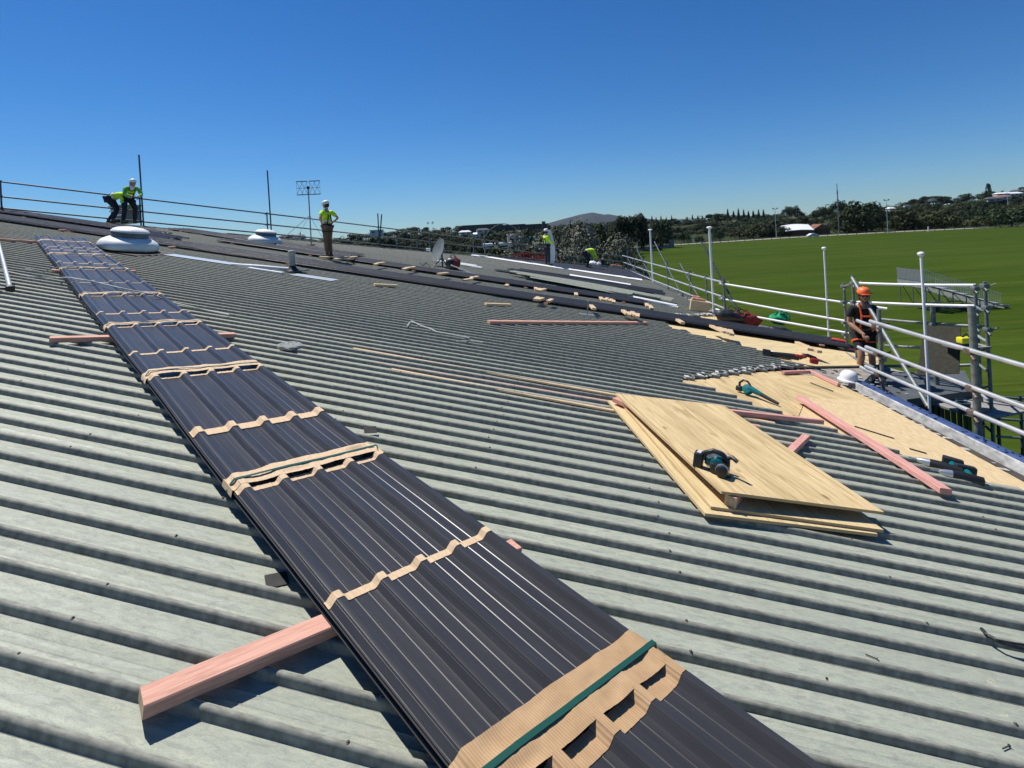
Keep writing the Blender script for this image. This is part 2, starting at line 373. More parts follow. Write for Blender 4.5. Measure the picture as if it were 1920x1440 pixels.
# volcanic island on the skyline
MTN = [(960, 430), (1000, 424), (1030, 418), (1055, 411), (1075, 406), (1090, 402), (1105, 399.5), (1113, 398), (1122, 400), (1135, 402.5), (1142, 401), (1150, 403), (1170, 406), (1200, 408.5), (1240, 412), (1290, 414), (1340, 416)]
g = MB(); D = 5200.; rows = []
for k, fr in enumerate((0, .35, .65, .85, 1.0, .8, .3, 0)):
    row = []
    for i in range(77):
        x = 960 + i * 5; top = (horizon(x) - pl(MTN, x)) / F * D
        Y = D - 1400 + k * 400; n_ = noise.noise(Vector((x * .03, k * .9, 1))) * 45 * fr * (1 - fr) * 4
        row.append((xc(x) * Y, Y, max(-12, -10 + (top * Y / D + 10) * fr + (n_ if fr < 1 else 0))))
    rows.append(row)
g.grid(rows, flip=True)
mm = noisy('island_forest', (.008, .013, .014), (.015, .021, .021), .004, .95, detail=8)
struct('mountain', g, mm, True)
# ================================================================== CLUBHOUSE (the building we stand on)
PITCH = .173; RIBH = .030
club = thing('clubhouse', 'building under the photographer with a ribbed grey-green metal roof partly replaced by plywood', 'building', (0, 0, GZ))
UEND = [(-2, 3.62), (4.86, 3.52), (4.92, 3.33), (5.24, 2.92), (5.63, 2.57), (5.79, 2.36), (6.11, 1.95), (6.26, 1.75), (6.5, 1.58), (6.65, 1.37), (6.77, 1.12),
        (7.1, 1.45), (8.9, 3.32), (9.0, 3.40), (9.06, 3.13), (9.82, 2.97), (9.97, 2.78), (10.13, 2.59), (10.29, 2.39), (10.41, 2.17), (10.51, 1.97), (10.79, 1.83), (10.95, 1.6),
        (12.38, 1.75), (12.42, 1.97), (14.58, 3.36), (14.7, 3.69), (22.8, 3.1), (29.7, 2.6)]
def ustart(v): return max(-27, -17.54 + (v - 14.04) * 1.285)
PR = [(0, 0), (.004, .003), (.007, .013), (.009, .024), (.013, .031), (.019, .0338), (.026, .0338), (.032, .031), (.036, .024), (.038, .013), (.041, .003), (.045, 0), (.078, .0), (.082, .0014), (.086, 0), (.120, 0), (.124, .0014), (.128, 0)]
g = MB(); nv = 0
k0 = int(-2.2 / PITCH); k1 = int(29.6 / PITCH)
for k in range(k0, k1):
    v0 = (k + .70) * PITCH - .0225
    vm = v0 + .09
    ue = pl(UEND, vm) + (0 if vm > 14.6 or vm < 4.8 else random.uniform(-.05, .05)); us = ustart(vm)
    if ue - us < .2: continue
    near = vm < 6
    step = .30 if near else 1.2
    n = max(2, int((ue - us) / step))
    jh = random.uniform(-.0012, .0012)
    rows = []
    for i in range(n + 1):
        u = us + (ue - us) * i / n
        s = noise.noise(Vector((u * .7, v0 * 3.1, 0))) * .0022 + noise.noise(Vector((u * .15, v0 * .3, 5))) * .008
        row = []
        for (a, h) in PR + [(PITCH, 0)]:
            row.append((u, v0 + a + noise.noise(Vector((u * .5, v0 * 5, 9))) * .0018, h + s + jh * (1 if 0 < h else 0)))
        rows.append(row)
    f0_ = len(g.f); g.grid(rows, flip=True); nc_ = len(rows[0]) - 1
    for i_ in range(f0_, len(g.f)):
        if (i_ - f0_) % nc_ < 6: g.m[i_] = 1  # near faces only: wear plus painted shade; sunlit far side keeps pan colour
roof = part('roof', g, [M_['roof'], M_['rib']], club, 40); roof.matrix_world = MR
club_M = club.matrix_world.copy()
def cpart(name, mb, mats, smooth=False, label=None):       # a part of the clubhouse given in roof coordinates
    o = part(name, mb, mats, club, smooth, label=label); o.matrix_parent_inverse = club_M.inverted(); o.matrix_basis = MR; return o
roof.matrix_parent_inverse = club_M.inverted(); roof.matrix_basis = MR
# roofing screws on the rib crests
g = MB(); rs_ = random.Random(4)
for k in range(k0, int(6.0 / PITCH)):
    vc = (k + .70) * PITCH
    for j in range(-9, 4):
        u = j * 1.15 + .35 + (k % 2) * .02 + rs_.uniform(-.02, .02)
        if u > pl(UEND, vc) - .1 or rs_.random() < .35: continue
        g.lathe([(.007, 0), (.007, .0015), (.0045, .002), (.004, .005), (.002, .006)], 8, Matrix.Translation((u, vc + rs_.uniform(-.002, .002), .0335)))
cpart('screw_heads', g, noisy('rusted_screw', (.06, .05, .04), (.16, .13, .10), 40, .6))['kind'] = 'stuff'
# solid body below the sheets
body = [(-27, -2.2), (4.1, -2.2), (4.02, 5.2), (3.76, 8.1), (3.42, 9.1), (3.69, 14.6), (3.12, 22.8), (2.62, 29.6), (-17.5, 13.98), (-27, 6.6)]
P = [RW(u, v, -.35) for u, v in body]
g = MB(); n = len(P); g.add([(p.x, p.y, p.z) for p in P] + [(p.x, p.y, GZ) for p in P], [tuple(range(n))] + [(i, n + i, n + (i + 1) % n, (i + 1) % n) for i in range(n)])
part('wall', g, noisy('painted_block_wall', (.42, .42, .38), (.50, .50, .46), 3, .8), club, world=True)
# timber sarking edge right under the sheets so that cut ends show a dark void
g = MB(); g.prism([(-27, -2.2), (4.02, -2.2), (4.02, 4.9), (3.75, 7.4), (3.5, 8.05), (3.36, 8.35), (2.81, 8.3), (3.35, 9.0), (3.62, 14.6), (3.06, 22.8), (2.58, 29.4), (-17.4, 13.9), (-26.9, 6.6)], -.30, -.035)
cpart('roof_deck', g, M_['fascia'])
# plywood substrate laid where the old sheets are gone
def slab(pts, h0, h1, name, m, lab=None, rot=0):
    cx = sum(p[0] for p in pts) / len(pts); cy = sum(p[1] for p in pts) / len(pts); ca, sa = math.cos(-rot), math.sin(-rot)
    g = MB(); g.prism([((p[0] - cx) * ca - (p[1] - cy) * sa, (p[0] - cx) * sa + (p[1] - cy) * ca) for p in pts], h0, h1)
    o = part(name, g, m, club, label=lab); o.matrix_parent_inverse = club_M.inverted()
    o.matrix_basis = MR @ Matrix.Translation(Vector((cx, cy, 0))) @ Matrix.Rotation(rot, 4, 'Z'); return o
e = .004
slab([(.9, 6.62), (1.9, 5.4), (2.62, 6.9), (2.30, 7.9), (1.4, 7.0)], -.03, -e, 'plywood_panel', M_['ply'], rot=R(-80))
slab([(2.305, 7.905), (2.625, 6.905), (3.62, 7.35), (3.5, 8.1), (3.33, 8.34), (2.78, 8.30)], -.03, -e - .002, 'plywood_panel', M_['ply'], rot=R(-55))
slab([(1.905, 5.395), (2.7, 4.6), (3.70, 4.9), (3.62, 7.345), (2.63, 6.90)], -.03, -e + .003, 'plywood_panel', M_['osb'], rot=R(-84))
slab([(2.7, 4.595), (2.9, 2.2), (3.92, 2.2), (3.705, 4.895)], -.03, -e, 'plywood_panel', M_['osb'], rot=R(-86))
slab([(1.5, 12.3), (1.5, 10.6), (2.9, 9.0), (3.3, 8.92), (5.12, 10.2), (4.3, 11.35)], -.03, -e, 'plywood_panel', M_['ply2'], rot=R(40))
slab([(1.495, 12.305), (4.305, 11.355), (5.125, 10.205), (5.86, 11.50), (5.25, 12.30), (3.80, 13.60), (3.30, 14.3), (1.9, 12.42)], -.03, -e - .002, 'plywood_panel', M_['ply2'], rot=R(-45))
# porch (bump-out) body below that plywood
pb = [(3.3, 8.9), (5.14, 10.19), (5.94, 11.54), (5.30, 12.42), (3.86, 13.76), (3.4, 14.6)]
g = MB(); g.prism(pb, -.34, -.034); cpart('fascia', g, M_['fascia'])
P = [RW(u, v, -.33) for u, v in [(3.45, 9.1), (5.05, 10.3), (5.8, 11.52), (5.2, 12.3), (3.8, 13.6), (3.5, 14.4)]]
g = MB(); n = len(P); g.add([tuple(p) for p in P] + [(p.x, p.y, GZ) for p in P], [(i, n + i, n + (i + 1) % n, (i + 1) % n) for i in range(n)])
part('wall', g, bpy.data.materials['painted_block_wall'], club, world=True)
# gutters
def gutter(pts, w_, h0, h1, name='gutter', m=None):
    g = MB()
    for (a, b) in zip(pts, pts[1:]):
        a = Vector((*a, 0)); b = Vector((*b, 0)); d = (b - a).normalized(); nn = Vector((d.y, -d.x, 0))
        g.prism([(a.x, a.y), (b.x, b.y), (b + nn * w_)[:2], (a + nn * w_)[:2]], h0, h1 - .05)
        g.prism([(a + nn * (w_ - .025))[:2], (b + nn * (w_ - .025))[:2], (b + nn * w_)[:2], (a + nn * w_)[:2]], h1 - .049, h1)
        g.prism([a[:2], b[:2], (b + nn * .02)[:2], (a + nn * .02)[:2]], h1 - .049, h1 - .01)
    return cpart(name, g, m or M_['white'])
gm = noisy('grey_metal_gutter', (.36, .38, .40), (.50, .52, .54), 6, .4, .3)
gutter([(2.60, 29.6), (3.12, 22.8), (3.70, 14.75)], .20, -.14, .03, m=gm)
gutter([(3.42, 14.35), (3.92, 13.72), (5.36, 12.42), (6.02, 11.60)], .14, -.14, .02, m=gm)
# crumbled mortar, flashing bits and debris along cut ends
g = MB()
def rubble(p, q, n, s0, s1, w_):
    p = Vector((*p, 0)); q = Vector((*q, 0)); d = (q - p).normalized(); nn = Vector((d.y, -d.x, 0))
    for i in range(n):
        c = p.lerp(q, (i + random.random()) / n) + nn * random.uniform(-w_, w_); s = random.uniform(s0, s1)
        g.rbox((0, 0, 0), (s * random.uniform(1, 2), s, s * .5), s * .2, Matrix.Translation((c.x, c.y, .012 + s * .2)) @ Matrix.Rotation(random.random() * 6, 4, 'Z') @ Matrix.Rotation(random.uniform(-.3, .3), 4, 'X'))
rubble((1.15, 6.80), (3.3, 8.95), 34, .015, .045, .03)
rubble((1.6, 12.36), (3.4, 14.35), 60, .03, .10, .08)
rubble((3.4, 14.4), (3.9, 13.75), 16, .04, .12, .1)
rubble((3.45, 14.6), (3.25, 18.5), 40, .03, .09, .12)
cpart('mortar_edging', g, M_['mortar'])['kind'] = 'stuff'
fm = noisy('torn_foam', (.42, .43, .42), (.66, .67, .66), 20, .9)
for i in range(19):
    u, v = 1.2 + .105 * i, 6.95 + .109 * i; g = MB(); sx, sy = .05 * random.uniform(.6, 1.3), random.uniform(.06, .11)
    g.rbox((0, 0, .0), (sx, sy, .012), .004, Matrix.Translation((u + random.uniform(-.03, .03), v, .016)) @ Matrix.Rotation(random.uniform(-.35, .35), 4, 'Z'))
    cpart('foam_closure', g, fm)
# concrete box gutter with parapet on the near right
g = MB(); g.prism([(3.30, 9.1), (3.1, 8.6), (2.9, 8.2), (3.55, 8.05), (3.60, 7.2), (3.68, 5.2), (3.85, 2.2), (4.4, 2.2), (4.05, 5.5), (3.80, 8.15), (5.1, 10.15)], -.20, -.045)
cpart('box_gutter', g, M_['concrete'])
g = MB()
for i in range(90):
    v = random.uniform(2.6, 8.1); u = pl([(2.2, 3.98), (5.2, 3.85), (7.3, 3.72), (8.1, 3.66)], v) + random.uniform(-.09, .02); s = random.uniform(.015, .06)
    g.rbox((u, v, -.045 + s * .15), (s * 1.6, s, s * .45), s * .2, None, random.choice((0, 0, 1)))
for i in range(60):
    u = random.uniform(3.4, 4.6); v = random.uniform(8.2, 9.4)
    if v > 9.1 + (u - 3.3) * .55: continue
    s = random.uniform(.012, .04); g.rbox((u, v, -.045 + s * .15), (s * 1.6, s, s * .4), s * .2, None, random.choice((0, 1)))
cpart('gutter_debris', g, [M_['mortar'], M_['fascia']])['kind'] = 'stuff'
g = MB()
pv = [(2.2, 4.04), (3.5, 3.99), (5.5, 3.90), (8.15, 3.68)]; n_ = 40
rows = []
for i in range(n_ + 1):
    v = 2.2 + 5.95 * i / n_; u = pl([(a, b) for a, b in pv], v); j = noise.noise(Vector((v * 4, 0, 0))) * .008
    rows.append([(u, v, -.06), (u + .008 + j, v, .058), (u + .02, v, .068), (u + .20, v, .068 + j), (u + .21, v, .06), (u + .21, v, -1.2)])
g.grid(rows, flip=True); g.m = [(0 if (i % 5) < 2 else 1) for i in range(len(g.f))]
g.add([rows[-1][0], rows[-1][1], rows[-1][2], rows[-1][3], rows[-1][4], rows[-1][5]], [(0, 5, 4, 3, 2, 1)], 0)
cpart('parapet', g, [M_['greywall'], M_['bluemem']], 40)
g = MB()
for i in range(60):
    v = random.uniform(2.6, 8.0); u = pl(pv, v) + random.uniform(.03, .16); s = random.uniform(.008, .022)
    g.rbox((u, v, .073), (s * 1.5, s, .008), .003)
cpart('parapet_grit', g, M_['black'])['kind'] = 'stuff'
# new charcoal roofing with white building paper at the far end
g = MB(); rows = []
for i in range(34):
    v = 23.75 + i * .176
    a = max(-4.95, ustart(v) + .15); b_ = pl(UEND, v) - .02
    if b_ - a < .1: break
    for dv, hh in ((0, .045), (.02, .075), (.06, .075), (.08, .045)): rows.append([(a, v + dv, hh), (b_, v + dv, hh)])
g.grid(rows, flip=False); cpart('new_roofing', g, M_['charmem'])
g = MB(); rows = []
A = [(-5.15, 23.75), (-4.6, 23.95), (-3.5, 23.62), (-1.5, 23.35), (.5, 23.0), (2.35, 22.75)]
for i in range(40):
    u = -5.15 + 7.5 * i / 39; v = pl(A, u); wd = .42 + .22 * noise.noise(Vector((u * 1.3, 0, 0)))
    rows.append([(u, v - wd / 2 * (1 - .2 * noise.noise(Vector((u * 3, 1, 0)))), .05), (u, v - wd * .2, .078 + .02 * noise.noise(Vector((u * 4, 2, 0)))), (u, v + wd * .25, .085 + .02 * noise.noise(Vector((u * 3, 7, 0)))), (u, v + wd / 2, .05)])
g.grid(rows, flip=False); cpart('building_paper', g, M_['foil'], True)
g = MB(); rows = []
for i in range(12):
    u = -.6 + 2.2 * i / 11; v = 19.9 - .3 * u; rows.append([(u, v - .16 * (1 - i / 16), .05), (u, v, .09 + .02 * noise.noise(Vector((u * 5, 3, 1)))), (u, v + .14, .05)])
g.grid(rows, flip=False); cpart('building_paper', g, M_['foil'], True)
# capping along the far edge
g = MB(); a = Vector((-27.0, 6.68, 0)); b_ = Vector((2.5, 29.6, 0)); n_ = 90
for i in range(n_):
    p = a.lerp(b_, i / n_); q = a.lerp(b_, (i + .97) / n_); d = (q - p).normalized(); nn = Vector((-d.y, d.x, 0)); j = random.uniform(-.012, .012)
    g.prism([(p - nn * .06)[:2], (q - nn * .06)[:2], (q + nn * .10)[:2], (p + nn * .10)[:2]], -.12, .045 + j)
cpart('edge_capping', g, M_['fascia'])
# flat flashings lying in the pans near the ventilators
for (x0, y0, x1, y1, wd) in [(280, 474, 440, 499, .34), (545, 518, 632, 528, .34)]:
    p, q = L(x0, y0), L(x1, y1); g = MB(); g.box(((p.x + q.x) / 2, (p.y + q.y) / 2, .037), (abs(q.x - p.x), wd, .004)); o = cpart('flashing', g, M_['paleflash'])
p, q = L(440, 500), L(548, 510); g = MB()
g.tube([(p.x - .1, p.y, .04), (p.x + .4, p.y, .05), (q.x, q.y, .045)], [.02, .06, .05], 8); g.box(((p.x + q.x) / 2 + .3, p.y - .18, .045), (q.x - p.x - .3, .12, .03))
cpart('ridge_flashing', g, noisy('torn_white_flashing', (.55, .56, .55), (.72, .73, .72), 8, .6), True)

# ================================================================== low shed below the eaves on the right
def seg_w(pts, z0, z1, g, mi=0): g.prism([(p[0], p[1]) for p in pts], z0, z1, None, mi)
shed = thing('lean_to_shed', 'dark green clad lean-to with flat grey membrane roof below the parapet on the right', 'shed', (6.8, 8.2, GZ))
zr = -2.95
c1, c2, c3, c4 = [ray(*p) * (zr / ray(*p).z) for p in [(1628, 712), (1811, 701), (1811, 731), (1700, 749)]]
ps = [(4.35, 8.3), (c1.x + .4, c1.y + .35), (c2.x + .15, c2.y + .2), (c3.x + .1, c3.y - .05), (c4.x, c4.y), (4.75, 6.4)]
g = MB(); g.prism(ps, zr - .12, zr); part('shed_roof', g, M_['shedroof'], shed, world=True)
g = MB()
q = [Vector((*p, 0)) for p in ps]; cc = sum(q, Vector((0, 0, 0))) / len(q)
qi = [(p - (p - cc).normalized() * .08) for p in q]
for i in range(len(qi)):
    a, b_ = qi[i], qi[(i + 1) % len(qi)]; n_ = max(1, int((b_ - a).length / .1)); d = (b_ - a) / n_; nn = Vector((d.y, -d.x, 0)).normalized()
    for k in range(n_):
        p0 = a + d * k; g.add([(p0.x, p0.y, GZ), ((p0 + d * .5).x, (p0 + d * .5).y, GZ), ((p0 + d * .5).x, (p0 + d * .5).y, zr - .12), (p0.x, p0.y, zr - .12)], [(0, 1, 2, 3)])
        p1 = p0 + d * .5 + nn * .02; p2 = p0 + d + nn * .02; g.add([(p1.x, p1.y, GZ), (p2.x, p2.y, GZ), (p2.x, p2.y, zr - .12), (p1.x, p1.y, zr - .12)], [(0, 1, 2, 3)])
part('cladding', g, M_['shed'], shed, world=True)
# ================================================================== BUNDLES OF NEW ROOFING SHEETS
RP_, RW_, RHT = .1905, .85, .029
def prof(extra=0.0, micro=True, wdt=RW_, n=5):
    pts = []
    for k in range(n):
        c = .044 + RP_ * k
        for (a, h) in [(-.038, 0), (-.0365, .0005), (-.035, .002), (-.0165, .0272), (-.0155, .0285), (-.014, .029), (.014, .029), (.0155, .0285), (.0165, .0272), (.035, .002), (.0365, .0005), (.038, 0)]:
            pts.append((c + a, h + extra))
        if k < n - 1 and micro:
            for q in (.066, .124):
                for (a, h) in [(-.006, 0), (-.0035, .0016), (.0035, .0016), (.006, 0)]: pts.append((c + q + a, h + extra))
    pts = [p for p in pts if 0 <= p[0] <= wdt]
    return [(0, extra)] + pts + [(wdt, extra)]
PF = prof()
def sheet_mesh(L0, L1, z, dy=0, sag=None, thick=.0009, step=.5):
    g = MB(); n = max(2, int((L1 - L0) / step)); rows = []
    for i in range(n + 1):
        x = L0 + (L1 - L0) * i / n; s = sag(x) if sag else 0
        rows.append([(x, y + dy, h + z + s) for y, h in PF])
    g.grid(rows); rows2 = [[(p[0], p[1], p[2] - thick) for p in r_] for r_ in rows]
    g.grid(rows2, flip=True)
    for rr, ss, fl in ((rows[0], rows2[0], False), (rows[-1], rows2[-1], True)): g.grid([ss, rr], flip=fl)
    return g
def hz(y, arr=PF):
    for (a, h), (c, k) in zip(arr, arr[1:]):
        if y <= c: return h + (k - h) * (y - a) / (c - a + 1e-9)
    return 0
def card_strip(x, z, w_=.035, up=.0025, sag=None, dark=False, tail=False):   # thin packing strip that follows the ribs
    g = MB(); ys = [i * RW_ / 110 for i in range(111)]
    for a, b_ in ((0, 1),):
        rows = []
        for xx, zz in ((x - w_ / 2, -.001), (x - w_ / 2, up), (x + w_ / 2, up + .001), (x + w_ / 2, -.001)):
            rows.append([(xx + .004 * noise.noise(Vector((y * 9, x, 0))), y, hz(y) + z + zz + (sag(x) if sag else 0)) for y in ys])
        g.grid(rows)
    if tail: g.add([(x - .03, -.03, z + .01), (x + .02, -.05, z - .01), (x + .02, .0, z + .004), (x - .02, .0, z + .004)], [(0, 1, 2, 3), (3, 2, 1, 0)])
    return g
def card_wrap(x, z, w_=.17, seed=0, sag=None):            # draped cardboard sleeve bridging the ribs, wrinkled
    rnd = random.Random(seed); rows = []; nx = 14; ny = 130
    amp = [rnd.uniform(.1, 1) for _ in range(6)]; hump = [rnd.uniform(-.2, 1) for _ in range(4)]
    for i in range(nx + 1):
        f = i / nx; xx = x + (f - .5) * w_; row = [(xx, -.012, z - .035)]
        row.append((xx, -.009, z + .004))
        for j in range(ny + 1):
            y = RW_ * j / ny; t = (y - .044) / RP_; k = int(max(0, min(3, math.floor(t)))); fr = max(0, min(1, t - k))
            sagd = math.sin(math.pi * fr) if 0 < t < 4 else 0
            hh = .0315 - sagd * (.004 + .006 * amp[k]) + sagd * hump[k] * .016 * (1 + noise.noise(Vector((f * 3, y * 6, seed))))
            if t < 0: hh = max(0.003, .0315 - (-t) * .11)
            if t > 4: hh = max(0.003, .0315 - (t - 4) * .13)
            hh += noise.noise(Vector((f * 3 + seed, y * 14, seed))) * .0025 + noise.noise(Vector((f * 1.5, y * 60, seed + 3))) * .0015
            edge = noise.noise(Vector((y * 5, seed * 3.1, 8 if f > .5 else 2))) * .014 * abs(f - .5) * 2
            row.append((xx + edge, y, z + max(hh, hz(y) + .002) + (sag(x) if sag else 0)))
        row.append((xx, RW_ + .009, z + .002)); row.append((xx, RW_ + .012, z - .035)); rows.append(row)
    g = MB(); g.grid(rows); return g, rows
def strap_on(rows, f0, wd):
    nx = len(rows) - 1; i = int(f0 * nx); r0, r1 = rows[i], rows[min(nx, i + 1)]; g = MB(); a = []; b_ = []
    for p, q in zip(r0[::3] + [r0[-1]], r1[::3] + [r1[-1]]):
        m = (Vector(p) + Vector(q)) / 2; out = -.003 if p[1] < 0 else (.003 if p[1] > RW_ else 0)
        a.append((m.x - wd / 2, m.y + out, m.z + .003)); b_.append((m.x + wd / 2, m.y + out, m.z + .003))
    hts = [p[2] for p in a]
    env = [max(hts[max(0, k - 5):k + 6]) for k in range(len(hts))]; env = [sum(env[max(0, k - 3):k + 4]) / len(env[max(0, k - 3):k + 4]) for k in range(len(env))]
    for k in range(1, len(a) - 1):                         # pulled tight: bridge the dips
        
        if 0 < a[k][1] < RW_: a[k] = (a[k][0], a[k][1], max(a[k][2], env[k] - .001)); b_[k] = (b_[k][0], b_[k][1], max(b_[k][2], env[k] - .001))
    g.grid([a, b_]); return g
O0 = Vector((.75, .48)); DV = Vector((-.801, .599)); SANG = math.atan2(DV.y, DV.x)
ZT = .114
HE = ZT + .014
_a, _b = L(857, 1440, HE), L(66, 443, HE); _d = (_b - _a).normalized(); DV = Vector((_d.x, _d.y)).normalized(); O0 = Vector((_a.x, _a.y)) - DV * 1.5; SANG = math.atan2(DV.y, DV.x)
TILT = Matrix.Identity(4)
# local axes of the bundle: +x away from the camera along the bundle, +y to its right-hand... (left edge = y RW_)
MS = MR @ Matrix.Translation(Vector((O0.x, O0.y, 0))) @ Matrix.Rotation(SANG, 4, 'Z')
stack = thing('roofing_sheet_bundle', 'long charcoal ribbed sheet bundle with many cardboard bands running diagonally up the old roof', 'metal sheets', M=MS @ Matrix.Translation(Vector((0, -RW_ * 1.025, 0))) @ Matrix.Diagonal((1, 1.025, 1, 1)))
def bs(x, y, h=.16):                                       # pixel -> distance along the bundle
    p = L(x, y, h); return (Vector((p.x, p.y)) - O0).dot(DV)
LEN = bs(66, 443, HE)
def sagf(x): return .006 * math.sin(x * 1.25 + .6) + .004 * math.sin(x * 2.9)
NSH = 7
for k in range(NSH):
    z = ZT - .0062 * (NSH - 1 - k); dy = (0 if k == NSH - 1 else random.uniform(-.006, .006)) ; x1 = LEN + (0 if k == NSH - 1 else random.uniform(-.12, .1)); x0 = -.9 + random.uniform(-.05, .05)
    part('roofing_sheet', sheet_mesh(x0, x1, z, dy, sagf, step=.35), M_['sheet'], stack, 22)
for (x, y, kind) in [(862, 1430, 'wrap'), (615, 1130, 'thin'), (433, 925, 'wrap'), (352, 812, 'mid'), (279, 712, 'wrap'), (243, 664, 'thin'), (200, 614, 'wrap'), (168, 587, 'tail'),
                     (150, 553, 'wrap'), (131, 528, 'dark'), (115, 504, 'wrap'), (104, 492, 'thin'), (91, 475, 'wrap'), (87, 466, 'thin'), (80, 460, 'thin'), (72, 451, 'wrap')]:
    s = bs(x, y, HE) + (.02 if kind == 'wrap' else 0)
    if y == 1430: s0_, s1_ = bs(1262, 1243, HE + .02), bs(1180, 1180, HE + .02); s = s0_ - .01; SHEAR = bs(877, 1401, HE) - s1_
    else: SHEAR = 0.0
    if kind == 'wrap':
        wd = (s1_ - s0_ - .02) if y > 1000 else (.14 if y > 700 else .10)
        g, rows = card_wrap(s + wd * .55 + .02, ZT, wd, int(y), sagf); rows = [[(p[0] + SHEAR * p[1] / RW_, p[1], p[2]) for p in r_] for r_ in rows]; g = MB(); g.grid(rows); c = part('cardboard_sleeve', g, M_['card'] if y > 1000 else M_['card2'], stack, 60)
        part('strap', strap_on(rows, .45, .020), M_['strap'], c)
        cs_ = card_strip(s, ZT, .075 if y > 1000 else .045, sag=sagf)
        for v_c in cs_.v: v_c.x += SHEAR * v_c.y / RW_
        part('cardboard_strip', cs_, M_['card'] if y > 1000 else M_['card2'], stack)
    else:
        part('cardboard_strip', card_strip(s, ZT, {'mid': .085, 'thin': .04, 'tail': .035, 'dark': .02}[kind], .003 if kind != 'mid' else .006, sag=sagf, tail=(kind == 'tail')), M_['card2'], stack)
# ------------------------------------------------------------------ timbers
def beam(name, label, cat, p, q, w_, hgt, h0, mats, group=None, shift=0, chip=False):
    """rectangular timber from roof point p to q (centre line), bottom at h0; mats = (face, end)"""
    p = Vector((p[0], p[1])); q = Vector((q[0], q[1])); d = q - p; ln = d.length; a = math.atan2(d.y, d.x)
    g = MB(); n = max(1, int(ln / .4)); bow = random.uniform(-.004, .004) * ln
    r_ = min(.004, w_ * .1); sec = [(-w_ / 2 + r_, 0), (w_ / 2 - r_, 0), (w_ / 2, r_), (w_ / 2, hgt - r_), (w_ / 2 - r_, hgt), (-w_ / 2 + r_, hgt), (-w_ / 2, hgt - r_), (-w_ / 2, r_)]
    rows = []
    for i in range(n + 1):
        x = -ln / 2 + ln * i / n; b_ = bow * (1 - (2 * i / n - 1) ** 2); rows.append([(x, y + b_, z) for y, z in sec + [sec[0]]])
    g.grid(rows, flip=True); g.add(rows[0][:-1], [tuple(range(8))], 1); g.add(rows[-1][:-1], [tuple(range(7, -1, -1))], 1)
    o = part(name, g, mats, None); c = (p + q) / 2
    o.matrix_world = MR @ Matrix.Translation(Vector((c.x, c.y, h0))) @ Matrix.Rotation(a, 4, 'Z')
    return props(o, label, cat, group)
pe = (M_['pink'], M_['endgrain'])
p, q = L(265.5, 1308, .075), L(968, 1020, .075)
beam('timber_bearer', 'thick pink timber under the near end of the sheet bundle, at the lower left', 'timber', p, q, .085, .045, .0345, pe, 'timber bearers under the sheet bundle')
p, q = L(93, 634, .07), L(440, 626, .07)
beam('timber_bearer', 'pink timber crossing under the middle of the sheet bundle, both ends sticking out', 'timber', p, q, .08, .045, .0345, pe, 'timber bearers under the sheet bundle')
p, q = L(96, 508, .06), L(254, 509, .06)
beam('timber_bearer', 'short-ended timber under the far third of the sheet bundle', 'timber', p, q, .08, .045, .0345, pe, 'timber bearers under the sheet bundle')
p, q = L(-60, 445, .06), L(95, 455, .06)
beam('timber_bearer', 'thin pink timber under the top end of the sheet bundle, running off to the left', 'timber', p, q, .05, .045, .0345, pe, 'timber bearers under the sheet bundle')
p, q = L(916, 601, .08), L(1212, 606, .05)
beam('timber_batten', 'long pink timber lying straight across the ribs below the long dark sheet stack', 'timber', p, q, .09, .045, .0345, pe)
for (a, b_, lab) in [((662, 652), (1147, 738), 'thin pale batten in a pan, farthest of three running to the plywood stack'), ((684, 676), (1147, 752), 'thin pinkish batten in a pan, middle one of three running to the plywood stack'), ((734, 691), (1150, 768), 'thin pale batten in a pan, nearest of three running to the plywood stack')]:
    p, q = L(*a, .03), L(*b_, .03)
    q = q + (q - p) * .55
    beam('timber_batten', lab, 'timber', p, q, .045, .02, .010, (M_['paleblock'] if 'pale ' in lab else M_['pink'], M_['endgrain']), 'thin battens lying in the roof pans')
pr = (M_['pinkred'], M_['pinkred'])
p, q = L(1500, 744, .07), L(1774, 919, .07)
beam('timber_beam', 'long pink-red timber lying diagonally over the cut roof ends and plywood', 'timber', p, q, .09, .045, .036, pr)
p, q = L(1350, 766, .08), L(1543, 787, .08)
beam('timber_beam', 'pink-red timber running from behind the plywood stack along the ribs', 'timber', p, q, .045, .045, .036, pr)
p, q = L(1478, 849, .07), L(1512, 817, .07)
beam('timber_offcut', 'short pink-red offcut poking out beside the plywood stack', 'timber', p, q, .06, .045, .036, pr)
p, q = L(1468, 699, .02), L(1521, 697, .02)
beam('timber_offcut', 'short pink-red timber closing the notch at the edge of the plywood deck', 'timber', p, q, .045, .045, 0, pr)
p, q = L(1521, 698, .02), L(1573, 722, .02)
beam('timber_offcut', 'pink-red timber edging the plywood deck beside the concrete gutter', 'timber', p, q, .045, .045, 0, pr)
p, q = L(315, 466, .03), L(343, 464, .03)
beam('timber_offcut', 'small pinkish offcut on the ribs to the right of the white ventilator dome', 'timber', p, q, .05, .04, .0345, pe)
p, q = L(110, 433, .04), L(146, 434, .04)
beam('timber_offcut', 'small pinkish offcut against the long dark stack above the bundle end', 'timber', p, q, .06, .045, .0345, pe)

